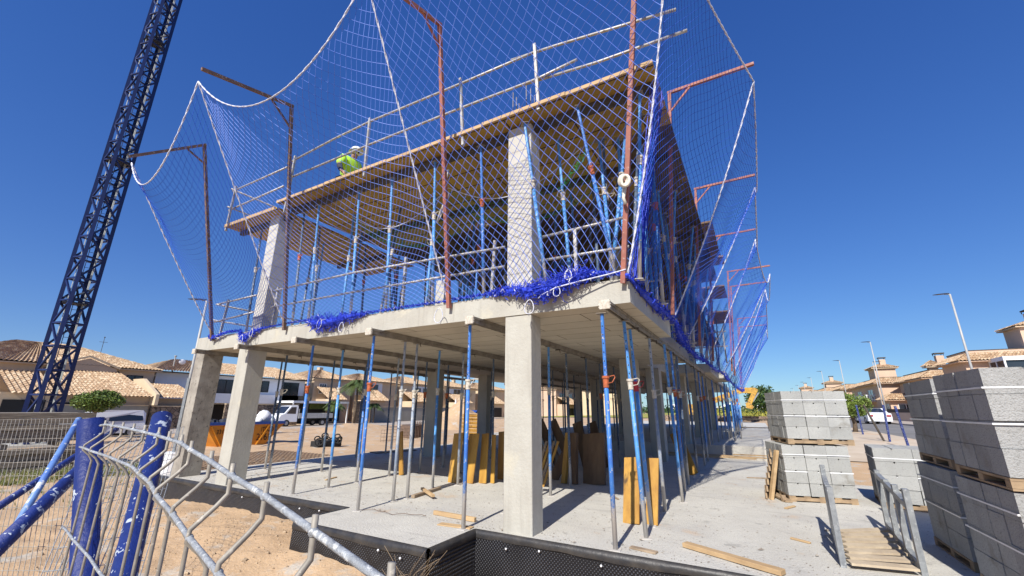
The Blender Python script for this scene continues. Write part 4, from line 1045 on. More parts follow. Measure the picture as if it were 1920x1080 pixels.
# leaning formwork boards (each one a board)
# pair behind the thin right props
board_stack('formwork boards leaning inside the frame', [
 ((-1.71,6.42,0),(-1.73,6.78,0.82),0.24,0.027,'board','broad yellow board leaning behind the red collared prop, leftmost of the pair'),
 ((-1.45,6.50,0),(-1.43,6.84,0.82),0.17,0.027,'board','narrow yellow board leaning behind the red collared prop, rightmost of the pair'),
 ((-1.55,11.7,0),(-1.95,12.2,0.95),0.30,0.03,'board','orange board leaning against the line of right hand props, lit at its foot'),
 ((-5.80,7.80,0),(-5.85,8.02,0.98),0.30,0.027,'board','yellow board at the left of the group left of the front column'),
 ((-5.50,7.92,0),(-5.50,8.12,0.98),0.30,0.027,'board','wide yellow board in the middle of the group left of the front column'),
 ((-5.22,8.06,0),(-5.30,8.26,0.98),0.20,0.03,'board','yellow board at the right of the group left of the front column'),
 ((-5.05,8.18,0),(-5.10,8.30,0.96),0.10,0.03,'board','narrow yellow board at the right end of the group left of the front column'),
 ((-5.15,8.72,0),(-5.22,8.86,1.0),0.22,0.03,'board','yellow board close to the left face of the front column'),
 ((-4.98,8.85,0),(-5.02,8.96,1.0),0.12,0.03,'board','thin yellow board hard against the left face of the front column'),
 ((-7.45,8.0,0),(-7.70,8.15,0.95),0.14,0.035,'board','single slanting yellow board standing between two props left of centre'),
 ((-3.75,8.95,0),(-3.72,9.2,1.0),0.10,0.10,'board','edge of the brown board bundle right of the front column'),
 ((-3.55,9.0,0),(-3.60,9.25,1.0),0.16,0.10,'board_dark','left slab of the brown board bundle right of the front column'),
 ((-3.15,9.15,0),(-3.20,9.40,1.0),0.52,0.06,'board_dark','wide dark brown panel of the board bundle right of the front column'),
 ((-4.15,9.3,0),(-3.80,9.5,0.75),0.22,0.04,'board_dark','brown board slanting behind the board bundle right of the front column'),
 ((-4.9,10.6,0),(-5.5,10.8,1.2),0.25,0.05,'board_dark','dark board leaning left in the shaded interior, front of three'),
 ((-4.6,10.8,0),(-5.3,11.0,1.2),0.25,0.05,'board_dark','dark board leaning left in the shaded interior, middle of three'),
 ((-4.3,11.0,0),(-5.0,11.2,1.2),0.25,0.05,'board_dark','dark board leaning left in the shaded interior, last of three'),
 ((-4.15,11.6,0),(-4.5,11.8,1.15),0.3,0.05,'board_dark','dark board deep inside behind the brown bundle, left one'),
 ((-3.75,11.8,0),(-4.15,12.0,1.15),0.3,0.05,'board_dark','dark board deep inside behind the brown bundle, right one'),
 ((-4.15,8.28,0),(-3.95,8.55,0.86),0.05,0.028,'timber_old','thin lath fanned just right of the front column, first'),
 ((-4.08,8.30,0),(-3.88,8.57,0.86),0.05,0.028,'board','thin lath fanned just right of the front column, second'),
 ((-4.02,8.33,0),(-3.80,8.60,0.86),0.05,0.028,'timber_old','thin lath fanned just right of the front column, third'),
 ((-3.96,8.36,0),(-3.72,8.63,0.86),0.05,0.028,'board','thin lath fanned just right of the front column, fourth')])
# planks bridging the gap
for i, (x0, y0, x1, y1, z) in enumerate([(-3.2,16.2,-0.4,16.5,.02),(-2.4,16.6,0.3,16.35,.03),(-3.0,17.0,-1.0,16.9,.0),(-0.9,16.9,0.7,17.0,.05),(-1.8,16.1,-0.2,16.05,.02)]):
    plank('gap_plank', 'loose plank across the gap between the two slabs, %s from the near side' % ordw(i+1), (x0,y0,z+.03), (x1,y1,z+.03), 0.16, 0.03, 'timber', group='planks over the slab gap')
# rock on the slab edge
b = MB(); b.blob((-5.92,4.62,-0.18), 0.13, 9, 6, 0.35, sq=(1.15,0.9,0.85))
tag(b.build('rock', 'rock'), 'sandy rock lying in the notch of the slab edge', 'rock')
# pebbles, debris on slab: one object of crumbs
b = MB()
for k in range(4200):
    x = rnd.uniform(-11.5,2.6); y = 5.2+rnd.random()**1.6*9
    s_ = rnd.uniform(0.002,0.008)*(2.6 if k % 23 == 0 else 1); a = rnd.uniform(0,3.14); c0 = Vector((x,y,0.003+s_*.4))
    d = Vector((math.cos(a), math.sin(a), 0))*s_*rnd.uniform(1,3.2); e = Vector((-math.sin(a), math.cos(a), 0))*s_
    b.add([c0-d, c0+e, c0+d, c0-e, c0+Vector((0,0,s_*.8))], [(0,1,4),(1,2,4),(2,3,4),(3,0,4)])
tag(b.build('slab_crumbs', 'crumb', fix=False), 'scattered crumbs and splinters over the concrete slab', 'debris', kind='stuff')
b = MB()
for k in range(2600):
    x = rnd.uniform(-9.5,-0.5); y = rnd.uniform(0.8,5.0)
    if -5.8 < x < -3.4 and y > 4.1: continue
    s_ = rnd.uniform(0.004,0.016)*(1 if rnd.random() < .95 else 2.2); z = gz_n(x,y)
    b.blob((x,y,z), s_, 5, 3, 0.5)
tag(b.build('gravel', 'rock', fix=False), 'loose gravel and small stones on the sandy ground', 'gravel', kind='stuff')
# twigs in front of the membrane
tw = thing('dry_weed', 'dry bare weed stalks in front of the black membrane corner', 'weed', (-3.4,3.8,-0.4))
b = MB()
for k in range(22):
    a = rnd.uniform(0,6.28); x, y = -3.35+rnd.uniform(-.1,.2), 3.75+rnd.uniform(-.1,.1); L_ = rnd.uniform(.35,.75)
    dx, dy = math.cos(a)*L_*.7, -abs(math.sin(a))*L_*.2
    b.tube([(x,y,-0.4),(x+dx*.4,y+dy*.5,-0.4+L_*.45),(x+dx,y+dy,-0.4+L_*rnd.uniform(.5,.9))], 0.0022, 4)
b.build('stalk', 'twig', tw, fix=False)
# ------------------------------------------------------------------ front fence
tops_px = [(200,788),(215,790),(230,792),(251,796),(271,800),(296,805),(320,812),(341,817),(363,830),(394,845),(437,872),(500,906),(592,967)]
pts_ = [PD(592,967,.235)]; dcur = .235
for (u, v) in reversed(tops_px[:-1]):
    while (PD(u, v, dcur) - pts_[-1]).length < .066: dcur += .001
    pts_.append(PD(u, v, dcur))
rail = [p + Vector((0,0,-.007)) for p in reversed(pts_)]
for _ in range(4): rail.append(rail[-1] + (rail[-1]-rail[-2])*1.0)
rail.insert(0, PD(190,790,dcur+.02)+Vector((0,0,-.007)))
fp = thing('mesh_fence_panel', 'bent galvanised mesh fence panel with folded top crossing the lower left corner', 'fence', (rail[0].x, rail[0].y, -0.42))
fd = (rail[-1]-rail[3]); fd.z = 0; fd.normalize()
perp = Vector((fd.y, -fd.x, 0))
if perp.dot(ex) > 0: perp = -perp
b = MB(); b.tube(rail, 0.0019, 8); b.build('top_wire', 'fence_wire', fp, smooth=True, fix=False)
rail = [p + Vector((rnd.uniform(-1,1), rnd.uniform(-1,1), rnd.uniform(-1,1)))*.0018*(1 if i < 11 else .4) for i, p in enumerate(rail)]
low = [p + perp*0.018 + Vector((0,0,-0.036)) for p in rail]
b = MB(); b.tube(low, 0.0018, 8); b.build('fold_wire', 'fence_wire', fp, smooth=True, fix=False)
for dz in (-0.16, -0.42, -0.75, -1.1, -1.5):
    MB().tube([p+perp*.012+Vector((0,0,dz)) for p in rail], 0.0018, 6).build('cross_wire', 'fence_wire', fp, smooth=True, fix=False)
for i, p in enumerate(rail[1:-3]):
    q = [p+Vector((0,0,.008)), p+Vector((0,0,-.006)), p+Vector((0,0,-.012)), p+perp*.006+Vector((0,0,-.019)), p+perp*.0185+Vector((0,0,-.031)), p+perp*.019+Vector((0,0,-.038)),
         p+perp*.010+Vector((0,0,-.047)), p+perp*.005+Vector((0,0,-.056)), p+perp*.004+Vector((0,0,-.9)), Vector((p.x, p.y, -0.45))]
    MB().tube(q, 0.00165, 8).build('upright_wire', 'fence_wire_tan', fp, smooth=True, fix=False)
wb = MB()
for i, p in enumerate(rail[1:-3]): wb.blob(p, .0028, 8, 5); wb.blob(low[i+1], .0026, 8, 5)
wb.build('weld_bead', 'fence_wire', fp, smooth=True)['kind'] = 'stuff'
# posts
def post(label, top, bot, r, m, cap=True):
    t = thing('fence_post', label, 'fence post', tuple(bot), 'blue steel fence posts and braces')
    MB().bar(bot, top, r, 32).build('tube', m, t, smooth=True, fix=False)
    return t
pa_t = PD(171,786,.86); pa_b = PD(157,1080,.86); dv = (pa_b-pa_t); pa_b = pa_t + dv*((pa_t.z+0.42)/(-dv.z))
P1 = post('thick upright dark blue tube post at the left end of the fence panel', pa_t, pa_b, 0.0195, 'fence_blue')
pb_t = PD(304,782,1.25); pb_b = PD(232,1080,1.0); dv = pb_b-pb_t; pb_b = pb_t+dv*((pb_t.z+0.42)/(-dv.z))
post('leaning worn blue tube post with flaking white paint', pb_t, pb_b, 0.0235, 'fence_blue_worn')
for lb, a, c_, r, m in [('slim pale blue brace tube crossing behind the thick blue post', (148,786,1.9),(20,1005,1.5),.011,'fence_pale'),
                        ('slim blue tube sloping down to the left edge above the thick brace', (218,805,2.3),(-30,968,1.5),.012,'fence_blue_worn'),
                        ('thick flaked blue brace sloping to the lower left corner', (158,872,1.5),(-40,1062,1.1),.018,'fence_blue_worn')]:
    p, q = PD(*a), PD(*c_); post(lb, p, q, r, m)
# wire ring binding on the posts
for pt, pb_, r in ((pa_t, pa_b, .021), (pb_t, pb_b, .026)):
    pass
# second, leaning mesh panel on the left
lf = thing('mesh_fence_panel', 'loose mesh fence panel leaning behind the blue posts at the left edge', 'fence', (-2.0,0.2,-0.42))
A_, B_, C_, D_ = PD(-60,788,2.3), PD(165,784,2.3), PD(-200,1180,1.35), PD(120,1180,1.35)
segs = []
for i in range(31):
    s = i/30; a, c_ = A_.lerp(B_, s), C_.lerp(D_, s); segs.append((a, c_))
for j in range(13):
    t = j/12; segs.append((A_.lerp(C_, t), B_.lerp(D_, t)))
MB().wires(segs, 0.0010, 4).build('wire_mesh', 'fence_wire_tan', lf, fix=False)
mf = thing('mesh_fence_panel', 'fallen mesh fence panel seen through the bars between the two blue posts', 'fence', (-2.6,0.9,-0.42))
A_, B_, C_, D_ = PD(175,835,1.9), PD(345,800,2.6), PD(60,1120,1.3), PD(250,1120,1.3)
segs = []
for i in range(21):
    s = i/20; a, c_ = A_.lerp(B_, s), C_.lerp(D_, s); m1, m2 = a.lerp(c_,.42), a.lerp(c_,.47)+Vector((0,0,-.04)); segs += [(a,m1),(m1,m2),(m2,c_)]
for j in range(10):
    t = j/9; segs.append((A_.lerp(C_, t), B_.lerp(D_, t)))
MB().wires(segs, 0.0012, 4).build('wire_mesh', 'fence_wire', mf, fix=False)
hf = thing('mesh_fence_panel', 'flattened mesh fence panel with folded ridges lying on the sand at the left', 'fence', (-5.2,2.2,-0.4))
A_, B_, C_, D_ = PD(60,985,3.0), PD(250,800,6.5), PD(150,1040,2.6), PD(310,812,6.5)
for q in (A_, C_): q.z = -0.3
segs = []
for i in range(40):
    s = i/39; a, c_ = A_.lerp(B_, s), C_.lerp(D_, s); m1 = a.lerp(c_,.5)+Vector((0,0,.06)); segs += [(a,m1),(m1,c_)]
for j in range(6):
    t = j/5; h = Vector((0,0,.06*(1-abs(2*t-1)))); segs.append((A_.lerp(C_, t)+h, B_.lerp(D_, t)+h))
MB().wires(segs, 0.0022, 4).build('wire_mesh', 'fence_wire_tan', hf, fix=False)

# ------------------------------------------------------------------ left: beam pile, grass, bucket, lamp, skip
pl = thing('formwork_pile', 'long low pile of weathered grey formwork boards at the left edge', 'board pile', (-20,4.5,-0.4), )
pd0 = Vector((-21.0,5.4,0)); pdir = (Vector((-17.2,7.0,0))-pd0).normalized()
pdir = Vector((-0.10,1.0,0)).normalized()
for j in range(10):
    for i in range(3):
        z = -0.40+j*0.17; x = -19.2-i*0.55-rnd.uniform(0,.05)
        y0, y1 = -2.5+rnd.uniform(-.2,.2), 5.95+rnd.uniform(-.35,.1)
        if j == 4:
            for yy in (0, 2.2, 4.0, 5.3): MB().box(x-.2, x+.2, yy, yy+.12, z, z+.13).build('spacer', 'timber_grey', pl)
            continue
        if i and j < 9: continue
        MB().box(x-0.5*(i+.0), x+0.25, y0, y1, z+.005, z+.16).build('board_layer', 'timber_grey', pl)
def tuft_field(name, label, cx, cy, rx, ry, n, hmin, hmax, mats, flowers=0.0):
    b = MB()
    for k in range(n):
        a, q = rnd.uniform(0,6.28), math.sqrt(rnd.random()); x, y = cx+rx*q*math.cos(a), cy+ry*q*math.sin(a); z = gz_n(x,y)-0.01
        for j in range(3):
            aa = rnd.uniform(0,6.28); h = rnd.uniform(hmin,hmax); w = 0.008
            d = Vector((math.cos(aa),math.sin(aa),0)); e = Vector((-d.y,d.x,0))*w; o = Vector((x,y,z))
            b.add([o-e, o+e, o+d*h*.5+Vector((0,0,h))], [(0,1,2)], 0)
        if rnd.random() < flowers: b.add([Vector((x,y,z+hmax))+Vector(q_)*0.015 for q_ in ((-1,0,0),(0,-1,.4),(1,0,0),(0,1,.4))], [(0,1,2,3)], 1)
    return tag(b.build(name, mats, fix=False), label, 'grass', kind='stuff')
tuft_field('grass', 'green weeds with small white flowers in front of the board pile', -17.6, 4.2, 1.4, 3.6, 2600, .08, .22, ['grass','flower'], .25)
tuft_field('grass', 'sparse dry grass on the sand left of the slab', -14.5, 4.5, 2.4, 2.2, 300, .05, .14, ['grass','flower'], .05)
bk = thing('concrete_drum', 'white plastic drum of concrete holding upright steel sections', 'drum', (-14.8,6.6,-0.4))
c0 = Vector((-14.9,6.55,-0.42))
b = MB(); b.bar(c0, c0+Z(.62), 0.27, 20, 0.30); b.bar(c0+Z(.62), c0+Z(.66), 0.315, 20); b.build('drum', 'white_wall', bk, smooth=False)
MB().sq(c0+Vector((0.02,0,.3)), c0+Vector((0.12,-.05,2.75)), 0.16, 0.10).build('steel_section', 'galvanised', bk)
MB().sq(c0+Vector((.14,0.1,.3)), c0+Vector((0.30,.05,2.35)), 0.09, 0.09).build('steel_section', 'galvanised', bk)
MB().sq(c0+Vector((-.12,0.05,.3)), c0+Vector((-.10,.05,1.6)), 0.05, 0.05).build('steel_section', 'galvanised', bk)
plank('timber_plank', 'brown timber plank standing against the stained corner column', (-11.0,5.9,-.1), (-11.25,6.0,1.1), 0.14, 0.05, 'board_dark', roll=(0,1,0))
def street_lamp(label, x, y, z0, h, side, r0=0.075, r1=0.045):
    t = thing('street_lamp', label, 'street lamp', (x,y,z0), 'street lamps')
    MB().bar((x,y,z0), (x,y,z0+h), r0, 10, r1).build('pole', 'lamp_pole', t, smooth=True, fix=False)
    b = MB(); b.sq((x,y,z0+h), (x+side[0]*.25,y+side[1]*.25,z0+h+0.03), 0.06)
    b.build('bracket', 'lamp_pole', t)
    p = Vector((x,y,z0+h+.04)); s_ = Vector((side[0],side[1],0)); n = Vector((-s_.y,s_.x,0))
    b = MB(); vs = []
    for q, w, th in ((0.02,.06,.04),(.2,.14,.06),(.55,.17,.05),(.78,.08,.02)):
        for a, c_ in ((-1,0),(0,1),(1,0),(0,-.35)): vs.append(p+s_*q+n*(w*a)+Vector((0,0,th*c_)))
    b.add(vs, [(4*i+k,4*i+(k+1)%4,4*i+4+(k+1)%4,4*i+4+k) for i in range(3) for k in range(4)] + [(3,2,1,0),(12,13,14,15)])
    b.build('lamp_head', 'lamp_head', t)
    return t
street_lamp('grey street lamp rising beside the left corner of the building', -22.0, 9.66, -0.4, 6.72, (-.75,-.66))
for i, (y, x) in enumerate([(35.0,11.4),(56.7,11.2),(76.4,10.95),(96.3,10.95),(114.5,10.95),(131.3,10.95),(148,10.95),(168,10.95)]):
    x = 11.35
    street_lamp('street lamp on the right hand road, %s' % (['nearest and tallest in view','second from the front','third from the front','fourth from the front','fifth from the front','sixth from the front','seventh, tiny in the distance','last and smallest in the distance'][i]), x, y, gz(x,y), 8.5-gz(x,y), (-1,0))
b_ = street_lamp('thin dark lamp post standing between the right hand houses and the second lamp', 12.6, 64.0, gz(12.6,64)+.1, 6.6, (1,0), .05,.035)
# skip
sk = thing('rubbish_skip', 'orange skip with a blue rim and black lettering', 'skip', (-24.3,13.4,-0.42))
def skp(x, y, z): return (x, y, z)
y0, y1, x0, x1 = 11.4, 15.45, -25.2, -23.5
z0, z1 = -0.42, 0.62
vb = [(x0+.25,y0+.75,z0),(x1-.05,y0+.75,z0),(x1-.05,y1-.9,z0),(x0+.25,y1-.9,z0)]; vt = [(x0,y0,z1),(x1,y0,z1),(x1,y1,z1),(x0,y1,z1)]
b = MB(); b.add(vb+vt, [(3,2,1,0),(0,1,5,4),(1,2,6,5),(2,3,7,6),(3,0,4,7)]); b.build('skip_body', 'skip_orange', sk)
b = MB()
for k in range(7):
    t = (k+.5)/7; yb = y0+.75+(y1-y0-1.65)*t; yt = y0+(y1-y0)*t
    if k in (1,5,0): MB().sq((x1-.02,yb,z0), (x1+.03,yt,z1-.06), 0.08, 0.06).build('rib', 'skip_orange', sk)
b = MB(); e = .05
b.box(x0-e,x1+e,y0-e,y0+e,z1,z1+.14); b.box(x0-e,x1+e,y1-e,y1+e,z1,z1+.14); b.box(x0-e,x0+e,y0+e,y1-e,z1,z1+.14); b.box(x1-e,x1+e+.01,y0+e,y1-e,z1,z1+.14); b.build('rim', 'skip_blue', sk)
b = MB(); b.box(x0+.1,x1-.1,y0+.1,y1-.1,z1-.12,z1-.05)
for k in range(16): b.blob((rnd.uniform(x0+.3,x1-.3), rnd.uniform(y0+.4,y1-1.8), z1+.02), rnd.uniform(.12,.3), 7, 5, .5)
b.build('rubble_fill', 'cloth_dark', sk)
def text(label_txt, loc, size, mtl, parent, rot):
    cu = bpy.data.curves.new('lettering', 'FONT'); cu.body = label_txt; cu.size = size; cu.extrude = 0.004
    cu.materials.append(MATS[mtl]); tmp = bpy.data.objects.new('tmp', cu); COL.objects.link(tmp)
    me = bpy.data.meshes.new_from_object(tmp); bpy.data.objects.remove(tmp)
    o = bpy.data.objects.new('lettering', me); COL.objects.link(o)
    o.parent = parent; o.location = Vector(loc)-parent.location; o.rotation_euler = rot; return o
tx = x1+0.02
o = text('ITECO', (tx+.0, 14.18, 0.24), 0.34, 'text_black', sk, (math.radians(90),0,math.radians(90))); o.scale = (.72,1,1)
o = text('2161', (tx-.01, 13.98, -0.20), 0.50, 'text_black', sk, (math.radians(90),0,math.radians(90))); o.scale = (.80,1,1)
o = text('331', (tx-.01, 11.95, 0.20), 0.30, 'text_black', sk, (math.radians(90),0,math.radians(90))); o.scale = (.8,1,1)
b = MB()
b.blob((-24.2,14.65,0.98), .36, 16, 12, .16, sq=(1,1.0,1.0)); b.blob((-24.1,14.35,0.80), .22, 10, 7, .25); b.blob((-24.0,15.0,.80), .2, 10, 7, .25)
tag(b.build('builders_bag', 'bag_white', smooth=True), 'bulging white rubble bags sitting on the end of the orange skip', 'bag')
# black hose heap
b = MB()
for k in range(14):
    cx, cy, cz = -19.5+rnd.uniform(-.5,.5), 15.2+rnd.uniform(-.8,.8), -.2+rnd.uniform(0,.35); R_ = rnd.uniform(.08,.17); ti = rnd.uniform(-1,1)
    b.tube([(cx+R_*math.cos(a*.52)*.6, cy+R_*math.cos(a*.52), cz+R_*math.sin(a*.52)) for a in range(12)], 0.035, 5, closed=True)
b.box(-19.8,-19.1,14.6,15.9,-.42,-.12)
tag(b.build('cable_heap', 'rubber', fix=False), 'heap of black hoses and crates on the sand behind the slab', 'hose heap')
plank('timber_board', 'flat brown board lying at the far edge of the slab', (-11.8,11.2,.02), (-11.4,12.8,.02), .5, .02, 'timber_old')
# sand mounds
def mound(label, cx, cy, rx, ry, h, seed):
    b = MB(); n, m = 36, 14; vs = []
    for j in range(m+1):
        q = j/m
        for k in range(n):
            a = 2*math.pi*k/n; x, y = cx+rx*q*math.cos(a), cy+ry*q*math.sin(a)
            hh = h*(1-q)**1.1*(1+.35*mnoise.noise(Vector((x*.7+seed,y*.7,0)))) + .10*mnoise.noise(Vector((x*2.5,y*2.5,seed)))*(1-q)
            vs.append((x,y,gz(x,y)-0.05+max(0,hh)))
    b.add(vs, [(j*n+k,j*n+(k+1)%n,(j+1)*n+(k+1)%n,(j+1)*n+k) for j in range(m) for k in range(n)])
    return tag(b.build('sand_heap', 'sand', smooth=True), label, 'sand heap')
mound('tall heap of excavated sand seen between the central props', -27, 37, 3.6, 5.0, 2.6, 3)
mound('low bank of sand left of the tall heap, behind the rusty cages', -31, 27, 2.2, 6, .7, 9)
mound('long low spoil bank near the left road', -35, 20, 1.5, 9, .45, 15)
b = MB()
for yy in (24.5,):
    for k in range(2):
        x = -21.5-k*1.2; y = 22.6+k*1.5
        b.box(x,x+1.0,y,y+1.1,-.4,.35)
        for q in range(6): b.sq((x+1.02,y+.1+q*.18,-.4),(x+1.02,y+.1+q*.18,.6),.03)
tag(b.build('rusty_crate', 'steel_rebar'), 'two rusty brown metal crates standing on the sand before the heap', 'crate')
# rebar mats lying on the sand
b = MB(); segs = []
for k in range(18): segs.append(((-17.5+k*.22,6.8,-.3),(-18.6+k*.22,12.0,-.28)))
for k in range(24): segs.append(((-17.5-k*.05,6.8+k*.22,-.29),(-13.6-k*.05,6.8+k*.22,-.29)))
b.wires(segs, .008, 4); tag(b.build('rebar_mat', 'steel_rebar', fix=False), 'rusty reinforcement mesh lying flat on the sand behind the corner column', 'rebar mesh')
b = MB(); segs = [((-19.5,19+k*.25,-.4),(-19.5,19+k*.25,.25)) for k in range(14)] + [((-19.5,19,-.35+k*.2),(-19.5,22.3,-.35+k*.2)) for k in range(4)]
b.wires(segs, .009, 4); tag(b.build('rebar_mat', 'steel_rebar', fix=False), 'low upright panel of rusty reinforcement mesh behind the slab', 'rebar mesh')
# stacks of formwork boards behind the columns
def yellow_stack(label, x, y, w, d, h):
    t = thing('board_stack', label, 'board stack', (x,y,-.4)); n = int(h/.055)
    for k in range(n):
        z = -.38+k*.055; j = rnd.uniform(-.04,.04); q = rnd.uniform(-.04,.04)
        MB().box(x+j,x+w+j,y+q,y+d+q,z,z+.042).build('board', 'board' if k % 4 else 'timber', t)
yellow_stack('neat stack of yellow formwork boards behind the first interior column', -16.6, 23.0, 1.6, 1.3, 1.6)
yellow_stack('smaller stack of yellow boards further right, beside the second interior column', -14.3, 25.5, 1.5, 1.3, 1.5)
# ------------------------------------------------------------------ vehicles
def wheels(parent, pts, r, w, ax):
    for p in pts:
        p = Vector(p); a = Vector(ax)
        o = MB().bar(p-a*w/2, p+a*w/2, r, 18).build('wheel', 'rubber', parent)
        MB().bar(p-a*(w/2+.01), p+a*(w/2+.01), r*.55, 12).build('rim', 'hub', o)
def car_body(name, label, cat, o, L_, W_, prof, glass, mt, wb, wr, gm='glass_dark', rz=0, group=None):
    """profile along +x (length), extruded in y, tapered cabin"""
    t = thing(name, label, cat, (0,0,0), group)
    n = len(prof); b = MB(); secs = [(-W_/2, .90), (-W_/2+.10, 1.0), (W_/2-.10, 1.0), (W_/2, .90)]
    vs = []
    for y, k in ((-W_/2,0),(-W_/2+.08,1),(W_/2-.08,1),(W_/2,0)):
        for (x, z) in prof:
            zz = z; yy = y
            if z > prof[0][1]+.55: yy = y*(1-.16*min(1,(z-.9)/.6)) if z > .9 else y
            vs.append((x if k else x*.985, yy, zz))
    fs = [tuple(range(n-1,-1,-1)), tuple(range(3*n,4*n))]
    for s in range(3):
        for k in range(n): fs.append((s*n+k, s*n+(k+1)%n, (s+1)*n+(k+1)%n, (s+1)*n+k))
    b.add(vs, fs); b.build('body', mt, t, bevel=0.0)
    for nm, poly, mt2 in glass:
        for sgn in (-1, 1):
            g_ = MB(); vs = []
            for (x, z) in poly:
                yy = W_/2*(1-.16*min(1,(z-.9)/.6)) if z > .9 else W_/2
                vs.append((x, sgn*(yy+.006), z))
            for (x, z) in poly:
                yy = W_/2*(1-.16*min(1,(z-.9)/.6)) if z > .9 else W_/2
                vs.append((x, sgn*(yy-.02), z))
            m_ = len(poly); g_.add(vs, [tuple(range(m_)), tuple(range(2*m_-1,m_-1,-1))]+[(k,(k+1)%m_,m_+(k+1)%m_,m_+k) for k in range(m_)]); g_.build(nm, mt2, t)
    wheels(t, [(x, s*(W_/2-.09), wr) for x in wb for s in (-1,1)], wr, .20, (0,1,0))
    t.location = o; t.rotation_euler = (0,0,rz); return t
vp = [(-2.1,.28),(2.1,.28),(2.15,.55),(2.1,.85),(1.35,1.02),(.75,1.62),(.4,1.74),(-1.9,1.76),(-2.1,1.55),(-2.15,.6)]
van = car_body('white_van', 'small white van parked in front of the tan house, seen past the blue post', 'van', (-38.6,12.3,gz(-38,14)-.1), 4.3, 1.8, vp,
    [('side_window', [(1.15,1.06),(.72,1.55),(.1,1.58),(.1,1.06)], 'glass_dark'), ('side_window', [(-.05,1.06),(-.05,1.58),(-1.85,1.58),(-1.95,1.06)], 'glass_dark'), ('door_seam', [(.0,.4),(.0,1.0),(.02,1.0),(.02,.4)], 'dark')], 'car_white', (-1.35,1.35), .32, rz=math.radians(-88))
b = MB(); b.add([(1.38,-.72,1.03),(1.38,.72,1.03),(.78,.62,1.60),(.78,-.62,1.60)], [(0,1,2,3)]); o = b.build('windscreen', 'glass_dark'); o.parent = van; o.location = (.02,0,.01)
b = MB(); b.box(2.08,2.17,-.8,-.5,.6,.75); b.box(2.08,2.17,.5,.8,.6,.75); o = b.build('headlight', 'frame_white'); o.parent = van
# flat-bed truck
tk = thing('flatbed_truck', 'white flatbed truck parked by the stone wall behind the skip', 'truck', (0,0,0))
cabp = [(1.1,.45),(3.05,.45),(3.1,.85),(2.95,1.15),(2.55,1.30),(1.95,2.05),(1.2,2.10),(1.1,2.0)]
b = MB(); b.prism(cabp, 'y', -.95, .95); b.build('cab', 'car_white', tk, bevel=.03)
for s in (-1,1):
    b = MB(); b.prism([(1.35,1.25),(2.35,1.28),(1.88,1.92),(1.35,1.94)], 'y', s*.955, s*.945); b.build('side_window', 'glass_dark', tk)
b = MB(); b.add([(2.56,-.85,1.32),(2.56,.85,1.32),(2.0,.82,2.0),(2.0,-.82,2.0)], [(0,1,2,3)]); o = b.build('windscreen', 'glass_dark', tk); o.location = (.012,0,.008)
b = MB(); b.box(-3.1,1.0,-1.0,1.0,.80,.92); b.box(-3.1,1.0,-1.0,-.96,.92,1.3); b.box(-3.1,1.0,.96,1.0,.92,1.3); b.box(-3.1,-3.06,-.96,.96,.92,1.3); b.box(.95,1.0,-.96,.96,.92,1.75); b.build('load_bed', 'truck_grey', tk)
MB().box(-3.0,2.6,-.4,.4,.5,.79).build('chassis', 'dark', tk)
wheels(tk, [(2.25,-.86,.34),(2.25,.86,.34),(-1.9,-.86,.34),(-1.9,.86,.34)], .34, .22, (0,1,0))
tk.location = (-43.0,30.2,gz(-43,30)+.02); tk.rotation_euler = (0,0,math.radians(-92))
# white saloon on the right road
cp = [(-2.2,.25),(2.2,.25),(2.25,.55),(2.15,.78),(1.1,.92),(.35,1.38),(-.7,1.42),(-1.6,1.02),(-2.2,.95),(-2.27,.55)]
sal = car_body('white_car', 'white saloon car parked on the right hand road, rear towards us', 'car', (9.6,54.0,gz(9.6,54)+.015), 4.5, 1.8, cp,
    [('side_window', [(.95,.93),(.32,1.30),(-.68,1.33),(-1.35,1.0)], 'glass_dark')], 'car_white', (-1.4,1.4), .32, rz=math.radians(96))
b = MB(); b.add([(-1.52,-.66,1.03),(-1.52,.66,1.03),(-.80,.58,1.38),(-.80,-.58,1.38)], [(0,1,2,3)]); o = b.build('rear_window', 'glass_dark'); o.parent = sal; o.location = (-.03,0,.03)
b = MB(); b.box(-2.30,-2.24,-.82,-.5,.68,.82); b.box(-2.30,-2.24,.5,.82,.68,.82); o = b.build('tail_light', 'lamp_red'); o.parent = sal
b = MB(); b.box(-2.3,-2.26,-.26,.26,.5,.62); o = b.build('number_plate', 'frame_white'); o.parent = sal
# excavator arm behind the frame
dg = thing('excavator', 'yellow excavator with its arm folded down at the far end of the building', 'excavator', (-3.5,58,0.3))
b = MB(); b.sq((-5.5,58,2.2),(-1.4,57.6,3.75),.45,.6); b.sq((-1.5,57.6,3.8),(0.2,57.5,3.75),.45,.62); b.build('boom', 'digger', dg)
b = MB(); b.sq((0.25,57.5,3.95),(-.65,57.4,2.3),.36,.45); b.build('dipper', 'digger', dg)
b = MB(); b.sq((.45,57.45,3.5),(-.25,57.4,2.5),.13,.13); b.build('ram', 'hub', dg)
b = MB(); b.prism([(-1.0,2.4),(-.5,2.3),(-.2,1.9),(-.45,1.65),(-1.0,1.8)], 'y', 57.0, 57.8); b.build('bucket', 'digger', dg)
b = MB(); b.box(-8.5,-5.2,56.8,59.3,1.0,2.2); b.box(-6.2,-5.0,57.0,58.0,2.2,3.2); b.build('cab', 'digger', dg)
b = MB(); b.box(-8.8,-4.8,56.6,57.2,.3,1.0); b.box(-8.8,-4.8,59.0,59.6,.3,1.0); b.build('track', 'rubber', dg)
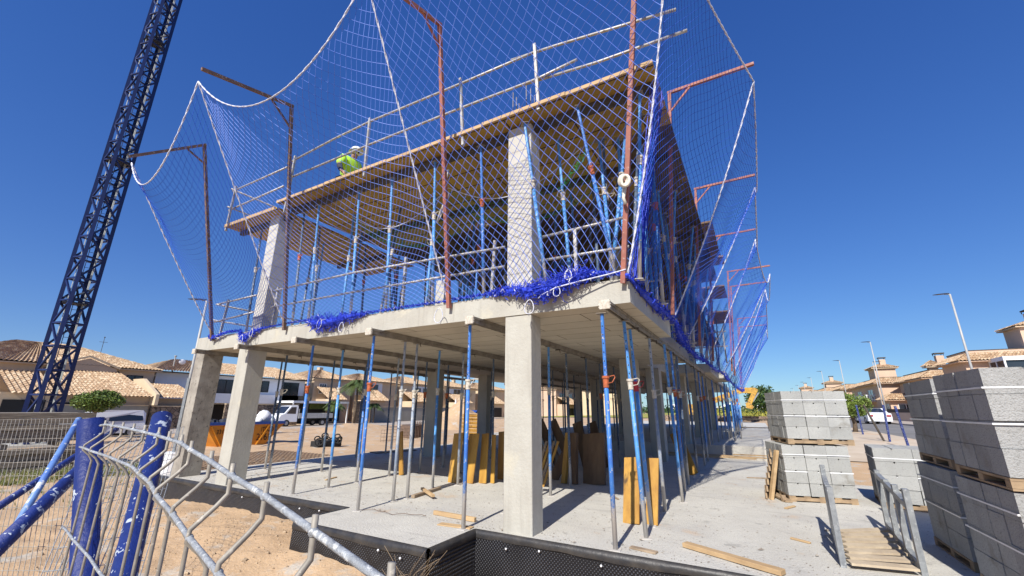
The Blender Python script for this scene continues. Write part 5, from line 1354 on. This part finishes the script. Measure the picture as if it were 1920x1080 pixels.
# low barrier, wall and blue posts on the right
b = MB(); b.box(-12,8.5,61,61.4,.2,.85)
tag(b.build('low_wall', 'stone_wall'), 'low sandy stone wall closing the far end of the site', 'wall')
tb2 = thing('steel_trestle', 'low steel trestle frame on the far slab', 'trestle', (-.6,31,.3))
b = MB()
for p, q in (((-1.0,31,.3),(-1.0,31,1.0)),((.5,31,.3),(.5,31,1.0)),((-1.0,31,1.0),(.5,31,1.0)),((-1,31,.5),(.5,31,.5))): b.sq(p,q,.05)
b.build('frame', 'deck_beam', tb2)
for i, (x, y, dx, m) in enumerate([(4.5,28.0,-.03,'fence_blue_worn'),(4.4,23.2,-.45,'deck_beam'),(4.5,23.0,0.05,'fence_blue_worn'),(4.5,20.5,-.12,'fence_blue_worn')]):
    t = thing('fence_post', ['blue post just in front of the round tree trunk','thin dark post leaning left by the road','blue post at the roadside in front of the white car','nearest roadside blue post beside the tall block stack'][i], 'fence post', (x,y,gz(x,y)), 'blue steel fence posts and braces')
    MB().bar((x,y,gz(x,y)-.1),(x+dx,y,gz(x,y)+1.45),.04,10).build('tube', m, t)
# ------------------------------------------------------------------ trees
def leaf_cloud(b, n, fn, size, mi=0):
    for k in range(n):
        p = fn(); a = Vector((rnd.gauss(0,1),rnd.gauss(0,1),rnd.gauss(0,1))).normalized(); c_ = a.cross(Vector((rnd.gauss(0,1),rnd.gauss(0,1),rnd.gauss(0,1)))).normalized()
        s_ = size*rnd.uniform(.6,1.3); b.add([p-a*s_, p+c_*s_*.5, p+a*s_, p-c_*s_*.5], [(0,1,2,3)], mi)
def tree(name, label, x, y, z0, trunk_h, rx, rz_, n, size, mats=('leaf','leaf_bright'), group=None, top=None, tr=.10):
    t = thing(name, label, 'tree', (x,y,z0), group); cz = z0+trunk_h+rz_*.75
    b = MB(); b.tube([(x,y,z0-.1),(x+.05,y,z0+trunk_h*.5),(x-.02,y,z0+trunk_h),(x,y,cz)], [tr,tr*.8,tr*.7,tr*.3], 8)
    for k in range(7):
        a = k*.9; b.tube([(x,y,z0+trunk_h*.85),(x+rx*.45*math.cos(a),y+rx*.45*math.sin(a),cz-rz_*.3),(x+rx*.8*math.cos(a),y+rx*.8*math.sin(a),cz+rz_*.2*math.sin(k))], [tr*.5,tr*.3,tr*.1], 6)
    b.build('trunk', 'bark', t, smooth=True, fix=False)
    b = MB(); cl = [(rnd.gauss(0,1),rnd.gauss(0,1),rnd.gauss(0,1)) for _ in range(40)]
    def fn():
        while True:
            c_ = Vector(rnd.choice(cl)).normalized(); q = rnd.uniform(.55,1.0)
            v = c_*q + Vector((rnd.gauss(0,.16),rnd.gauss(0,.16),rnd.gauss(0,.16)))
            if v.length < 1.12: return Vector((x+v.x*rx, y+v.y*rx, cz+v.z*rz_))
    leaf_cloud(b, n, fn, size)
    b.build('crown', mats[0], t, fix=False)
    b = MB(); leaf_cloud(b, n//3, fn, size)
    b.build('crown', mats[1], t, fix=False)
    return t
tree('clipped_tree', 'round clipped street tree with a flat crown in front of the tan house', -35.5, 10.9, -.4, 1.75, 1.15, .62, 5200, .07)
tree('clipped_tree', 'round bright green clipped tree right of the tall block stack', 4.7, 31.2, gz(5,31), 1.0, .92, .68, 5200, .06, ('leaf_bright','leaf'), tr=.13)
tree('leafy_tree', 'dark green tree behind the excavator arm', 1.0, 74, .3, 1.4, 2.2, 1.9, 2600, .18, ('leaf_dark','leaf'))
tree('leafy_tree', 'hazy green tree at the end of the field, left of the block stack', 6.0, 150, .3, 1.5, 3.0, 2.2, 1200, .3, ('leaf_dark','leaf'))
def palm(label, x, y, z0, h, n, L_, tr=.16):
    t = thing('palm_tree', label, 'palm tree', (x,y,z0), 'palm trees'); b = MB(); b.tube([(x,y,z0),(x+.1,y,z0+h*.5),(x,y,z0+h)], [tr,tr*.8,tr*.75], 8); b.build('trunk', 'bark', t, smooth=True)
    b = MB(); o = Vector((x,y,z0+h))
    for k in range(n):
        a = k*2.399; el = rnd.uniform(.1,1.25); P_ = []
        for j in range(9):
            q = j/8; r = L_*q*math.cos(el)*1.05; zz = L_*(q*math.sin(el) - .75*q*q); P_.append(o+Vector((math.cos(a)*r, math.sin(a)*r, zz)))
        b.tube(P_, .015, 4)
        for j in range(1, 8):
            for s in (-1,1):
                for m in (0,.33,.66):
                    p = P_[j].lerp(P_[j+1], m); d = (P_[j+1]-P_[j]).normalized(); sd = Vector((-math.sin(a),math.cos(a),0))*s; l = .5*(1-abs(j/8-.4)); w = d*.035
                    b.add([p-w, p+w, p+sd*l+d*l*.6+Vector((0,0,-l*.4))], [(0,1,2)])
    b.build('crown', 'palm_leaf', t, fix=False); return t
palm('large palm rising in front of the tiled roofs behind the props', -44.5, 38.6, -.3, 4.6, 70, 2.3)
palm('small palm by the garden wall, left one', -43.5, 34.6, -.3, 2.2, 26, 1.3, .09)
palm('small palm by the garden wall, right one', -43.5, 40.8, -.3, 2.0, 26, 1.3, .09)
# ------------------------------------------------------------------ houses
def tile_roof(parent, a, b_, c_, d, pitch=.26, course=.42, thick=.05, name='roof'):
    """a-b = eave (left to right), d-c = ridge; barrel tiles run up the slope"""
    a, b_, c_, d = map(Vector, (a,b_,c_,d)); Wd = max((b_-a).length, (c_-d).length); Ls = ((d+c_)/2-(a+b_)/2).length
    nu, nv = max(2, int(Wd/pitch))*4, max(1, int(Ls/course)); nrm = (b_-a).cross((d+c_)/2-(a+b_)/2).normalized()
    if nrm.z < 0: nrm = -nrm
    vs = []
    for j in range(nv):
        for e in (0, 1):
            v = (j+e*.999)/nv; off = .035 if e == 0 else 0
            for i in range(nu+1):
                u = i/nu; p = a.lerp(b_, u).lerp(d.lerp(c_, u), v); vs.append(p+nrm*(.05+off+.055*math.cos(2*math.pi*i/4)*(.5+.5)))
    n1 = nu+1; fs = []
    for r in range(2*nv-1):
        for i in range(nu): fs.append((r*n1+i, r*n1+i+1, (r+1)*n1+i+1, (r+1)*n1+i))
    m = MB(); m.add(vs, fs); o = m.build(name, 'tile', parent, smooth=False, fix=False)
    return o
def hip(parent, x0, x1, y0, y1, ze, zr, ov=.45, rid=None):
    """hip roof over a box, ridge along the longer side"""
    X0, X1, Y0, Y1 = x0-ov, x1+ov, y0-ov, y1+ov
    if (Y1-Y0) >= (X1-X0):
        xm = (X0+X1)/2; k = (X1-X0)/2; r0, r1 = (xm,Y0+k,zr), (xm,Y1-k,zr)
        tile_roof(parent, (X1,Y0,ze),(X1,Y1,ze),r1,r0); tile_roof(parent, (X0,Y1,ze),(X0,Y0,ze),r0,r1)
        tile_roof(parent, (X0,Y0,ze),(X1,Y0,ze),r0,r0); tile_roof(parent, (X1,Y1,ze),(X0,Y1,ze),r1,r1)
    else:
        ym = (Y0+Y1)/2; k = (Y1-Y0)/2; r0, r1 = (X0+k,ym,zr), (X1-k,ym,zr)
        tile_roof(parent, (X0,Y0,ze),(X1,Y0,ze),r1,r0); tile_roof(parent, (X1,Y1,ze),(X0,Y1,ze),r0,r1)
        tile_roof(parent, (X1,Y0,ze),(X1,Y1,ze),r1,r1); tile_roof(parent, (X0,Y1,ze),(X0,Y0,ze),r0,r0)
    MB().box(X0+.05,X1-.05,Y0+.05,Y1-.05,ze-.12,ze-.02).build('eaves', 'stucco_tan', parent)
def window(parent, face, at, y0, y1, z0, z1, fm='frame_white', mull=2, recess=.02, gm='glass_dark'):
    """window on a wall whose outward normal is +x ('E'), -x ('W') or -y ('S')"""
    w = MB(); f = MB(); t = .06
    if face in 'EW':
        s = 1 if face == 'E' else -1; x = at
        w.box(min(x,x+s*.015), max(x,x+s*.015), y0, y1, z0, z1)
        for a, c_, e, g_ in ((y0-t,y1+t,z1,z1+t),(y0-t,y1+t,z0-t,z0),(y0-t,y0,z0,z1),(y1,y1+t,z0,z1)): f.box(min(x,x+s*.05),max(x,x+s*.05),a,c_,e,g_)
        for k in range(1, mull): q = y0+(y1-y0)*k/mull; f.box(min(x+s*.016,x+s*.045),max(x+s*.016,x+s*.045),q-t/2,q+t/2,z0,z1)
    else:
        w.box(y0, y1, at-.015, at, z0, z1)
        for a, c_, e, g_ in ((y0-t,y1+t,z1,z1+t),(y0-t,y1+t,z0-t,z0),(y0-t,y0,z0,z1),(y1,y1+t,z0,z1)): f.box(a,c_,at-.05,at,e,g_)
        for k in range(1, mull): q = y0+(y1-y0)*k/mull; f.box(q-t/2,q+t/2,at-.045,at-.016,z0,z1)
    o = w.build('window', gm, parent); f.build('window_frame', fm, o)
    return o
# H1 tan house with big hip roof
h1 = thing('tan_house', 'tan two storey house with a wide hip roof of brown tiles behind the crane', 'house', (-52,13,-.4))
MB().box(-60,-50,5.5,18.9,-.4,4.75).build('wall', 'stucco_tan', h1)
hip(h1, -60,-50,5.5,18.9,4.8,6.9)
# gabled pediment bay
b = MB(); b.prism([(11.9,4.4),(15.9,4.4),(15.9,4.65),(13.9,5.45),(11.9,4.65)], 'x', -50.0, -49.55); b.build('gable', 'stucco_tan', h1)
b = MB(); b.sq((-49.5,11.7,4.72),(-49.5,13.9,5.62),.12,.16); b.sq((-49.5,13.9,5.62),(-49.5,16.1,4.72),.12,.16); b.build('gable_trim', 'stucco_cream', h1)
window(h1, 'E', -50, 16.9, 18.0, 3.5, 4.2, 'dark')
# lower wings with tiles towards the street
MB().box(-50,-45.0,8.6,11.2,-.4,2.4).build('wing_wall', 'stucco_cream', h1)
tile_roof(h1, (-44.5,8.9,2.3),(-44.5,11.2,2.3),(-49.9,11.2,4.1),(-49.9,8.9,4.1))
MB().box(-50,-45.5,11.25,17.4,-.4,2.3).build('wing_wall', 'stucco_tan', h1)
tile_roof(h1, (-44.8,11.3,2.25),(-44.8,17.2,2.25),(-49.9,16.1,4.45),(-49.9,11.3,4.45))
b = MB(); b.prism([(-44.4,1.6),(-44.4,2.5),(-47.6,3.9),(-49.9,3.9),(-49.9,1.6)], 'y', 17.25, 17.5); b.build('party_wall', 'stucco_cream', h1)
MB().box(-50,-46,17.5,20.3,-.4,2.2).build('wing_wall', 'stucco_tan', h1)
tile_roof(h1, (-45.2,17.5,2.2),(-45.2,20.9,2.2),(-49.0,20.5,3.5),(-49.0,17.5,3.5))
for y0, y1, z0, z1 in ((8.8,10.9,-.2,1.9),(11.6,13.2,.3,1.75),(17.8,20.0,-.2,1.6)):
    MB().box(-44.98 if y0 < 11 else -45.48 if y0 < 17 else -45.98, -44.9 if y0 < 11 else -45.4 if y0 < 17 else -45.9, y0,y1,z0,z1).build('porch_opening', 'dark', h1)
b = MB(); b.bar((-52,15.2,6.2),(-52,15.2,7.6),.02,5); b.bar((-52,14.9,7.2),(-52,15.5,7.2),.015,5); b.blob((-52,15.2,7.65),.06,6,4); b.bar((-56,9.6,6.0),(-56,9.6,6.5),.12,8); b.build('aerial', 'deck_beam', h1)
# H2 white modern house
h2 = thing('white_house', 'white modern house with a long balcony and brown tiled roof', 'house', (-54,28,-.4))
MB().box(-62,-52,19.8,36.3,-.4,4.9).build('wall', 'white_wall', h2)
tile_roof(h2, (-51.3,19.3,4.95),(-51.3,37.0,4.95),(-56.5,34.5,6.6),(-56.5,23.0,6.6)); tile_roof(h2, (-62,19.3,4.95),(-51.3,19.3,4.95),(-56.5,23.0,6.6),(-56.5,23.0,6.6))
MB().box(-61.8,-51.4,19.4,36.9,4.85,4.93).build('eaves', 'dark_brown', h2)
MB().box(-52,-49.9,24.3,34.2,1.9,2.9).build('balcony', 'white_wall', h2)
MB().box(-49.95,-49.9,31.8,35.5,2.0,2.9).build('balcony_rail', 'deck_beam', h2)
window(h2,'E',-52,25.2,27.8,3.0,4.4,'dark'); window(h2,'E',-52,33.2,35.4,2.2,4.5,'dark',2); window(h2,'E',-52,22.9,23.4,2.9,3.9,'dark',1); window(h2,'E',-52,30.6,31.4,3.3,4.5,'dark',1)
for y0, y1 in ((24.6,29.6),(30.6,32.5),(33.2,35.3)): MB().box(-51.99,-51.9,y0,y1,-.2,1.75).build('ground_floor_opening', 'dark_brown' if y0 > 30 else 'dark', h2)
b = MB(); b.bar((-53,21.5,5.0),(-53,21.5,6.6),.07,6); b.bar((-53,21.5,6.6),(-53,21.5,6.7),.13,6); b.build('flue', 'scaffold', h2)
b = MB(); b.blob((-53,22.2,6.1),.35,10,6,sq=(.3,1,.8)); b.build('dish', 'white_wall', h2)
cpt = thing('carport', 'flat roofed dark carport with a green hedge panel behind the flatbed truck', 'carport', (-47,34,-.4))
MB().box(-49.5,-46.0,31.0,38.8,2.0,2.25).build('roof', 'white_wall', cpt)
MB().box(-49.4,-49.3,31.2,38.5,-.4,2.0).build('back_wall', 'dark', cpt); b = MB(); b.box(-49.28,-49.2,35.4,38.4,1.3,1.95); b.build('hedge_screen', 'leaf', cpt)
for y in (31.1,38.7): MB().sq((-46.1,y,-.4),(-46.1,y,2.0),.12).build('post','white_wall',cpt)
# garden walls
for lb, x, y0, y1, z1, m in [('plain grey garden wall behind the clipped tree and the van',-45.2,5,17.2,1.55,'garden_wall'),('rubble stone wall right of the van',-45.0,17.4,21.6,1.5,'stone_wall'),
                             ('brown rubble stone wall between the two left columns',-45.2,23.4,31.2,1.75,'stone_wall'),('tall stone gate wall right of the truck',-45.0,38.9,41.4,2.3,'stone_wall'),
                             ('long dark fence wall in front of the yellow houses',-45.2,42.0,62,1.6,'garden_wall')]:
    t = thing('garden_wall', lb, 'wall', (x,y0,-.4), 'garden walls along the left street'); MB().box(x-.25,x,y0,y1,-.45,z1).build('wall_body', m, t)
    MB().box(x-.30,x+.05,y0,y1,z1,z1+.07).build('coping', 'stucco_cream', t)
# yellow row houses behind the props
def row_house(label, x, y0, y1, ze, zr, m, wins, white=None, group='tiled houses along the left street'):
    t = thing('row_house', label, 'house', (x,(y0+y1)/2,-.4), group)
    MB().box(x-9,x,y0,y1,-.4,ze-.02).build('wall', m, t)
    hip(t, x-9, x, y0, y1, ze, zr, .35)
    if white: MB().box(x,x+.06,white[0],white[1],white[2],white[3]).build('white_panel', 'white_wall', t)
    for (a, c_, z0, z1) in wins: window(t, 'E', x+(.06 if white and white[0] <= a <= white[1] else 0), a, c_, z0, z1, 'frame_white', 3)
    MB().box(x,x+2.6,y0+.6,y0+(y1-y0)*.45,-.4,2.6).build('wing_wall', m, t)
    tile_roof(t, (x+3.1,y0+.2,2.5),(x+3.1,y0+(y1-y0)*.5,2.5),(x,y0+(y1-y0)*.5,4.2),(x,y0+.2,4.2))
    MB().box(x+2.6,x+2.66,y0+1,y0+(y1-y0)*.4,-.2,1.7).build('porch_opening', 'dark', t)
    b = MB(); b.box(x-4.2,x-3.6,y1-3,y1-2.4,zr-.8,zr+.5); b.build('chimney', m, t)
    return t
row_house('beige house with a low tiled wing behind the big palm', -51.5, 37.3, 43.5, 5.3, 6.7, 'stucco_tan', [(38.2,39.2,3.4,4.6)])
row_house('cream house with a white upper bay of windows, left of the tall sand heap', -51.5, 44.2, 52.5, 5.4, 6.8, 'stucco_cream', [(45.4,48.6,3.9,5.0)], (44.3,49.5,3.3,5.3))
row_house('cream house with white window band straight behind the first interior column', -51.5, 53.4, 64.0, 5.5, 7.0, 'stucco_cream', [(57.0,58.6,3.9,4.9),(59.2,61.0,3.9,4.9)], (56.4,63,3.4,5.2))
row_house('cream house right of the first interior column with one shuttered window', -51.5, 65.2, 76, 5.5, 7.0, 'stucco_cream', [(68.2,71.5,3.6,5.1)], (66.5,72.5,3.3,5.2))
row_house('cream house half hidden by the second interior column', -51.5, 77.5, 90, 5.6, 7.2, 'stucco_cream', [(79,82,3.6,5.0)])
row_house('pink house seen low between the rear props', -40, 92, 108, 6.0, 7.6, 'stucco_pink', [(94,97,3.6,5.0),(99,102,3.6,5.0)])
row_house('cream house seen between the densest rear props', -26, 92, 106, 6.0, 7.6, 'stucco_cream', [(94,97,3.6,5.0)])
b = MB(); b.box(-13.0,-12.0,60,100,-.3,.2)
pr = thing('parasol', 'closed white parasol in the yard behind the board stack', 'parasol', (-38,51,-.3)); MB().bar((-38,51,-.3),(-38,51,2.9),.03,6).build('pole','frame_white',pr); MB().bar((-38,51,1.3),(-38,51,2.8),.32,8,.04).build('canopy','umbrella_white',pr)
bc = car_body('blue_car', 'dark blue car half hidden behind the board stacks', 'car', (-38.5,57,gz(-38.5,57)), 4.3, 1.75, cp, [('side_window', [(.95,.93),(.32,1.30),(-.68,1.33),(-1.35,1.0)], 'glass_dark')], 'skip_blue', (-1.4,1.4), .32, rz=math.radians(90))
# ------------------------------------------------------------------ right-hand terrace
def terrace(label, x, y0, y1, ze, par, wins_w, wins_s, tower=None, m='stucco_pink', balcony=None, glassroom=None, dep=10):
    t = thing('terraced_house', label, 'house', (x,(y0+y1)/2,.3), 'pink terraced houses on the right')
    MB().box(x,x+dep,y0,y1,.2,ze).build('wall', m, t)
    # tiled skirt roof around parapet
    tile_roof(t, (x-.7,y1,ze-.05),(x-.7,y0-.7,ze-.05),(x+.6,y0+.5,ze+.75),(x+.6,y1,ze+.75)); tile_roof(t, (x-.7,y0-.7,ze-.05),(x+dep,y0-.7,ze-.05),(x+dep,y0+.5,ze+.75),(x+.6,y0+.5,ze+.75))
    MB().box(x-.62,x+dep,y0-.62,y1,ze-.14,ze-.05).build('eaves', m, t)
    MB().box(x+.6,x+dep,y0+.5,y1,ze,ze+par).build('parapet', m, t)
    b = MB(); b.box(x+.55,x+dep,y0+.45,y1,ze+par,ze+par+.06); b.build('parapet_cap', 'deck_beam', t)
    for a, c_, z0, z1 in wins_w: window(t, 'W', x, a, c_, z0, z1, 'frame_white', 2)
    for a, c_, z0, z1 in wins_s: window(t, 'S', y0, a, c_, z0, z1, 'frame_white', 2)
    if tower:
        a0, a1, b0, b1, zt = tower
        MB().box(a0,a1,b0,b1,ze,zt).build('stair_tower', m, t); hip(t, a0,a1,b0,b1,zt,zt+.7,.4)
        b = MB(); b.box(a0+1,a0+1.7,b0+.5,b0+1.2,zt,zt+1.3); b.build('chimney', m, t); b = MB(); b.box(a0+.9,a0+1.8,b0+.4,b0+1.3,zt+1.5,zt+1.62)
        for q in ((.95,.45),(1.7,.45),(.95,1.2),(1.7,1.2)): b.sq((a0+q[0],b0+q[1],zt+1.3),(a0+q[0],b0+q[1],zt+1.5),.05)
        b.build('chimney_cap', 'deck_beam', t)
    if balcony:
        bx0,by0,by1,z0 = balcony
        MB().box(bx0,x,by0,by1,z0-.2,z0).build('balcony_slab', m, t)
        b = MB(); b.box(bx0,bx0+.15,by0,by1,z0+.75,z0+.87); b.box(bx0,x,by0,by0+.15,z0+.752,z0+.872)
        n = int((by1-by0)/.28)
        for k in range(n): b.bar((bx0+.07,by0+.1+k*.28,z0),(bx0+.07,by0+.1+k*.28,z0+.75),.07,6,.05)
        for k in range(int((x-bx0)/.28)): b.bar((bx0+.1+k*.28,by0+.07,z0),(bx0+.1+k*.28,by0+.07,z0+.75),.07,6,.05)
        b.build('balustrade', 'white_wall', t)
    if glassroom:
        a0,a1,b0,b1,z0,z1 = glassroom
        o = MB().box(a0,a1,b0,b1,z1-.35,z1).build('sunroom_roof', 'white_wall', t)
        b = MB()
        for q in ((a0,b0),(a1-.12,b0),((a0+a1)/2,b0),(a0,b1-.12),(a0,(b0+b1)/2)): b.box(q[0],q[0]+.12,q[1],q[1]+.12,z0,z1-.35)
        b.build('sunroom_frame', 'frame_white', t); MB().box(a0+.14,a1-.02,b0+.2,b0+.23,z0+.1,z1-.36).build('sunroom_glass', 'glass_dark', t); MB().box(a0+.04,a0+.08,b0+.25,b1-.2,z0+.1,z1-.36).build('sunroom_glass', 'glass_dark', t)
    return t
terrace('nearest pink house with a white glazed terrace room above the block stacks', 18.3, 57.6, 63.5, 6.3, 1.0, [(59.2,60.8,3.9,5.3)], [], (22.8,27,57.9,61,9.4), balcony=(19.0,54.0,57.5,4.3), glassroom=(19.9,26,54.6,57.5,4.75,6.35))
terrace('second pink house with a chimney and white framed porch', 17.6, 66.5, 77.5, 5.3, .9, [(68,70,3.2,4.7)], [(19,21,3.6,4.8)], (18.6,19.4,68.5,69.3,6.7), glassroom=(18.0,21.5,64.6,66.4,3.9,5.4), dep=5)
terrace('third pink house with a plain stair tower behind the second lamp', 15.6, 79, 99, 5.4, .8, [(83,86,3.2,4.6),(91,94,3.2,4.6)], [], (16.5,19.0,84,88,7.9), balcony=(14.2,82,92,3.0), dep=3.2)
terrace('low tiled porch house in front of the third pink house', 15.2, 73.0, 76.6, 3.0, .7, [(73.6,75,.8,2.4)], [(16,17.4,.7,2.4)], dep=2.4)
for i in range(5):
    xx = 15.0-i*.9; yy = 103+i*20
    terrace('pink terraced house receding down the road, %s after the plain stair tower' % ordw(i+1), xx, yy, yy+17, 5.6+i*.25, .9, [(yy+3,yy+6,3.2,4.6),(yy+10,yy+13,3.2,4.6)], [], (xx+1,xx+4,yy+2,yy+6,7.6+i*.3) if i % 2 else None, balcony=(xx-1.3,yy+2,yy+11,3.0), dep=5)
t = thing('garden_wall', 'pink garden wall with dark railings behind the white car', 'wall', (15,60,.3)); MB().box(14.5,14.8,40,100,.2,1.4).build('wall_body','stucco_pink',t); MB().box(14.6,14.7,40,100,1.4,1.8).build('railing','dark_brown',t)
# far things: horizon sheds and shrubs
b = MB()
for k in range(30):
    x = -60+k*5+rnd.uniform(-2,2); w = rnd.uniform(4,12); b.box(x,x+w,380,392,0,rnd.uniform(3,7))
far = thing('distant_buildings', 'pale low buildings on the horizon beyond the field', 'buildings', (0,380,0)); b.build('wall', 'white_wall', far)
b = MB(); leaf_cloud(b, 5200, lambda: Vector((rnd.uniform(-60,60), rnd.uniform(180,240), .3+abs(rnd.gauss(0,1.2)))), .7)
tag(b.build('far_scrub', 'leaf_dark', fix=False), 'belt of dark scrub and small trees beyond the yellow field', 'scrub', kind='stuff')
b = MB(); leaf_cloud(b, 5000, lambda: Vector((rnd.uniform(-8,9), rnd.uniform(64,90), .4+abs(rnd.gauss(0,.55)))), .13)
tag(b.build('yellow_weeds', 'field', fix=False), 'yellow flowering weeds in the field behind the low wall', 'weeds', kind='stuff')
# ------------------------------------------------------------------ worker
wk = thing('person', 'worker kneeling on the upper deck in a yellow jacket and white helmet', 'person', (-7.5,5.60,DZ+.045))
wk.scale = (1.05,1.05,1.05)
def skin_obj(name, verts, edges, radii, m, parent, sub=2):
    me = bpy.data.meshes.new(name); off = parent.location
    me.from_pydata([tuple(Vector(v)) for v in verts], edges, []); o = bpy.data.objects.new(name, me); COL.objects.link(o); o.parent = parent
    me.materials.append(MATS[m]); sk_ = o.modifiers.new('s','SKIN'); su = o.modifiers.new('u','SUBSURF'); su.levels = su.render_levels = sub
    for i, r in enumerate(radii): me.skin_vertices[0].data[i].radius = (r, r)
    me.skin_vertices[0].data[0].use_root = True
    sk_.use_smooth_shade = True
    return o
# facing +x / -y, bent forward over the deck edge; pelvis first
Vb = [(-.12,.10,.42),(-.06,.06,.60),(.04,.02,.76),(.12,-.02,.85),(.17,-.05,.91),   # pelvis, waist, chest, neck base, head base
      (.06,-.22,.82),(.10,-.34,.58),(.28,-.38,.36),                                  # right arm: shoulder, elbow, wrist
      (.04,.20,.82),(.16,.26,.58),(.34,.10,.40),
      (-.12,.0,.38),(.22,-.08,.34),(.12,-.08,.06),(-.18,-.08,.05),                    # right thigh, knee..., ankle
      (-.12,.22,.38),(.20,.26,.16),(-.16,.26,.06),(-.42,.26,.06),(.22,-.06,.98)]
Eb = [(0,1),(1,2),(2,3),(3,4),(2,5),(5,6),(6,7),(2,8),(8,9),(9,10),(0,11),(11,12),(12,13),(13,14),(0,15),(15,16),(16,17),(17,18),(4,19)]
Rb = [.15,.14,.15,.07,.06,.065,.05,.036,.065,.05,.036,.10,.075,.055,.04,.10,.075,.055,.04,.09]
skin_obj('body', Vb, Eb, Rb, 'skin', wk)
Vj = [(-.10,.09,.46),(-.06,.06,.60),(.04,.02,.78),(.10,-.01,.88),(.06,-.22,.82),(.095,-.33,.60),(.04,.20,.82),(.155,.255,.60)]
skin_obj('jacket', Vj, [(0,1),(1,2),(2,3),(2,4),(4,5),(2,6),(6,7)], [.21,.20,.21,.11,.115,.09,.115,.09], 'hivis', wk)
skin_obj('sleeve', [(.09,-.32,.62),(.13,-.345,.54),(.27,-.375,.37)], [(0,1),(1,2)], [.07,.066,.052], 'cloth_dark', wk, 1)
skin_obj('trousers', [(-.12,.10,.42),(-.12,.0,.38),(.22,-.08,.34),(.13,-.08,.12),(-.12,.22,.38),(.20,.26,.16),(-.14,.26,.07)], [(0,1),(1,2),(2,3),(0,4),(4,5),(5,6)], [.17,.13,.10,.08,.13,.10,.08], 'cloth_dark', wk)
hc = Vector((.23,-.06,1.02))
b = MB(); vs = []
for j in range(7):
    th = math.pi/2*j/6
    for k in range(16):
        ph = 2*math.pi*k/16; vs.append(hc+Vector((.145*math.sin(th)*math.cos(ph), .125*math.sin(th)*math.sin(ph), .115*math.cos(th))))
for k in range(16): ph = 2*math.pi*k/16; vs.append(hc+Vector(((.17 if math.cos(ph) < .3 else .21)*math.cos(ph), .145*math.sin(ph), -.012)))
b.add(vs, [(j*16+k,(j+1)*16+k,(j+1)*16+(k+1)%16,j*16+(k+1)%16) for j in range(7) for k in range(16)]); o = b.build('helmet', 'helmet', smooth=True, fix=False); o.parent = wk; o.rotation_euler = (0,0,0)
b = MB(); b.blob(hc+Vector((.085,-.0,-.055)), .018, 6, 4, sq=(1.5,1,1)); b.blob(hc+Vector((.07,.04,-.035)), .012, 6, 4); b.blob(hc+Vector((.07,-.04,-.035)), .012, 6, 4); o = b.build('face_features', 'dark_brown', smooth=True); o.parent = wk
for p0, d0 in (((.28,-.38,.36), Vector((.7,.1,-.7))), ((.34,.10,.40), Vector((.7,-.2,-.7)))):
    d0 = d0.normalized(); p0 = Vector(p0); sd = d0.cross(Vector((0,0,1))).normalized(); V_ = [p0, p0+d0*.09]; E_ = [(0,1)]; R_ = [.03,.04]
    for f in range(4):
        s0 = len(V_); q = p0+d0*.09+sd*(f-1.5)*.022; V_ += [q+d0*.04, q+d0*.075+Vector((0,0,-.02))]; E_ += [(1,s0),(s0,s0+1)]; R_ += [.010,.008]
    s0 = len(V_); V_ += [p0+d0*.05+sd*.05, p0+d0*.085+sd*.065]; E_ += [(0,s0),(s0,s0+1)]; R_ += [.012,.009]
    skin_obj('hand', V_, E_, R_, 'skin', wk, 1)
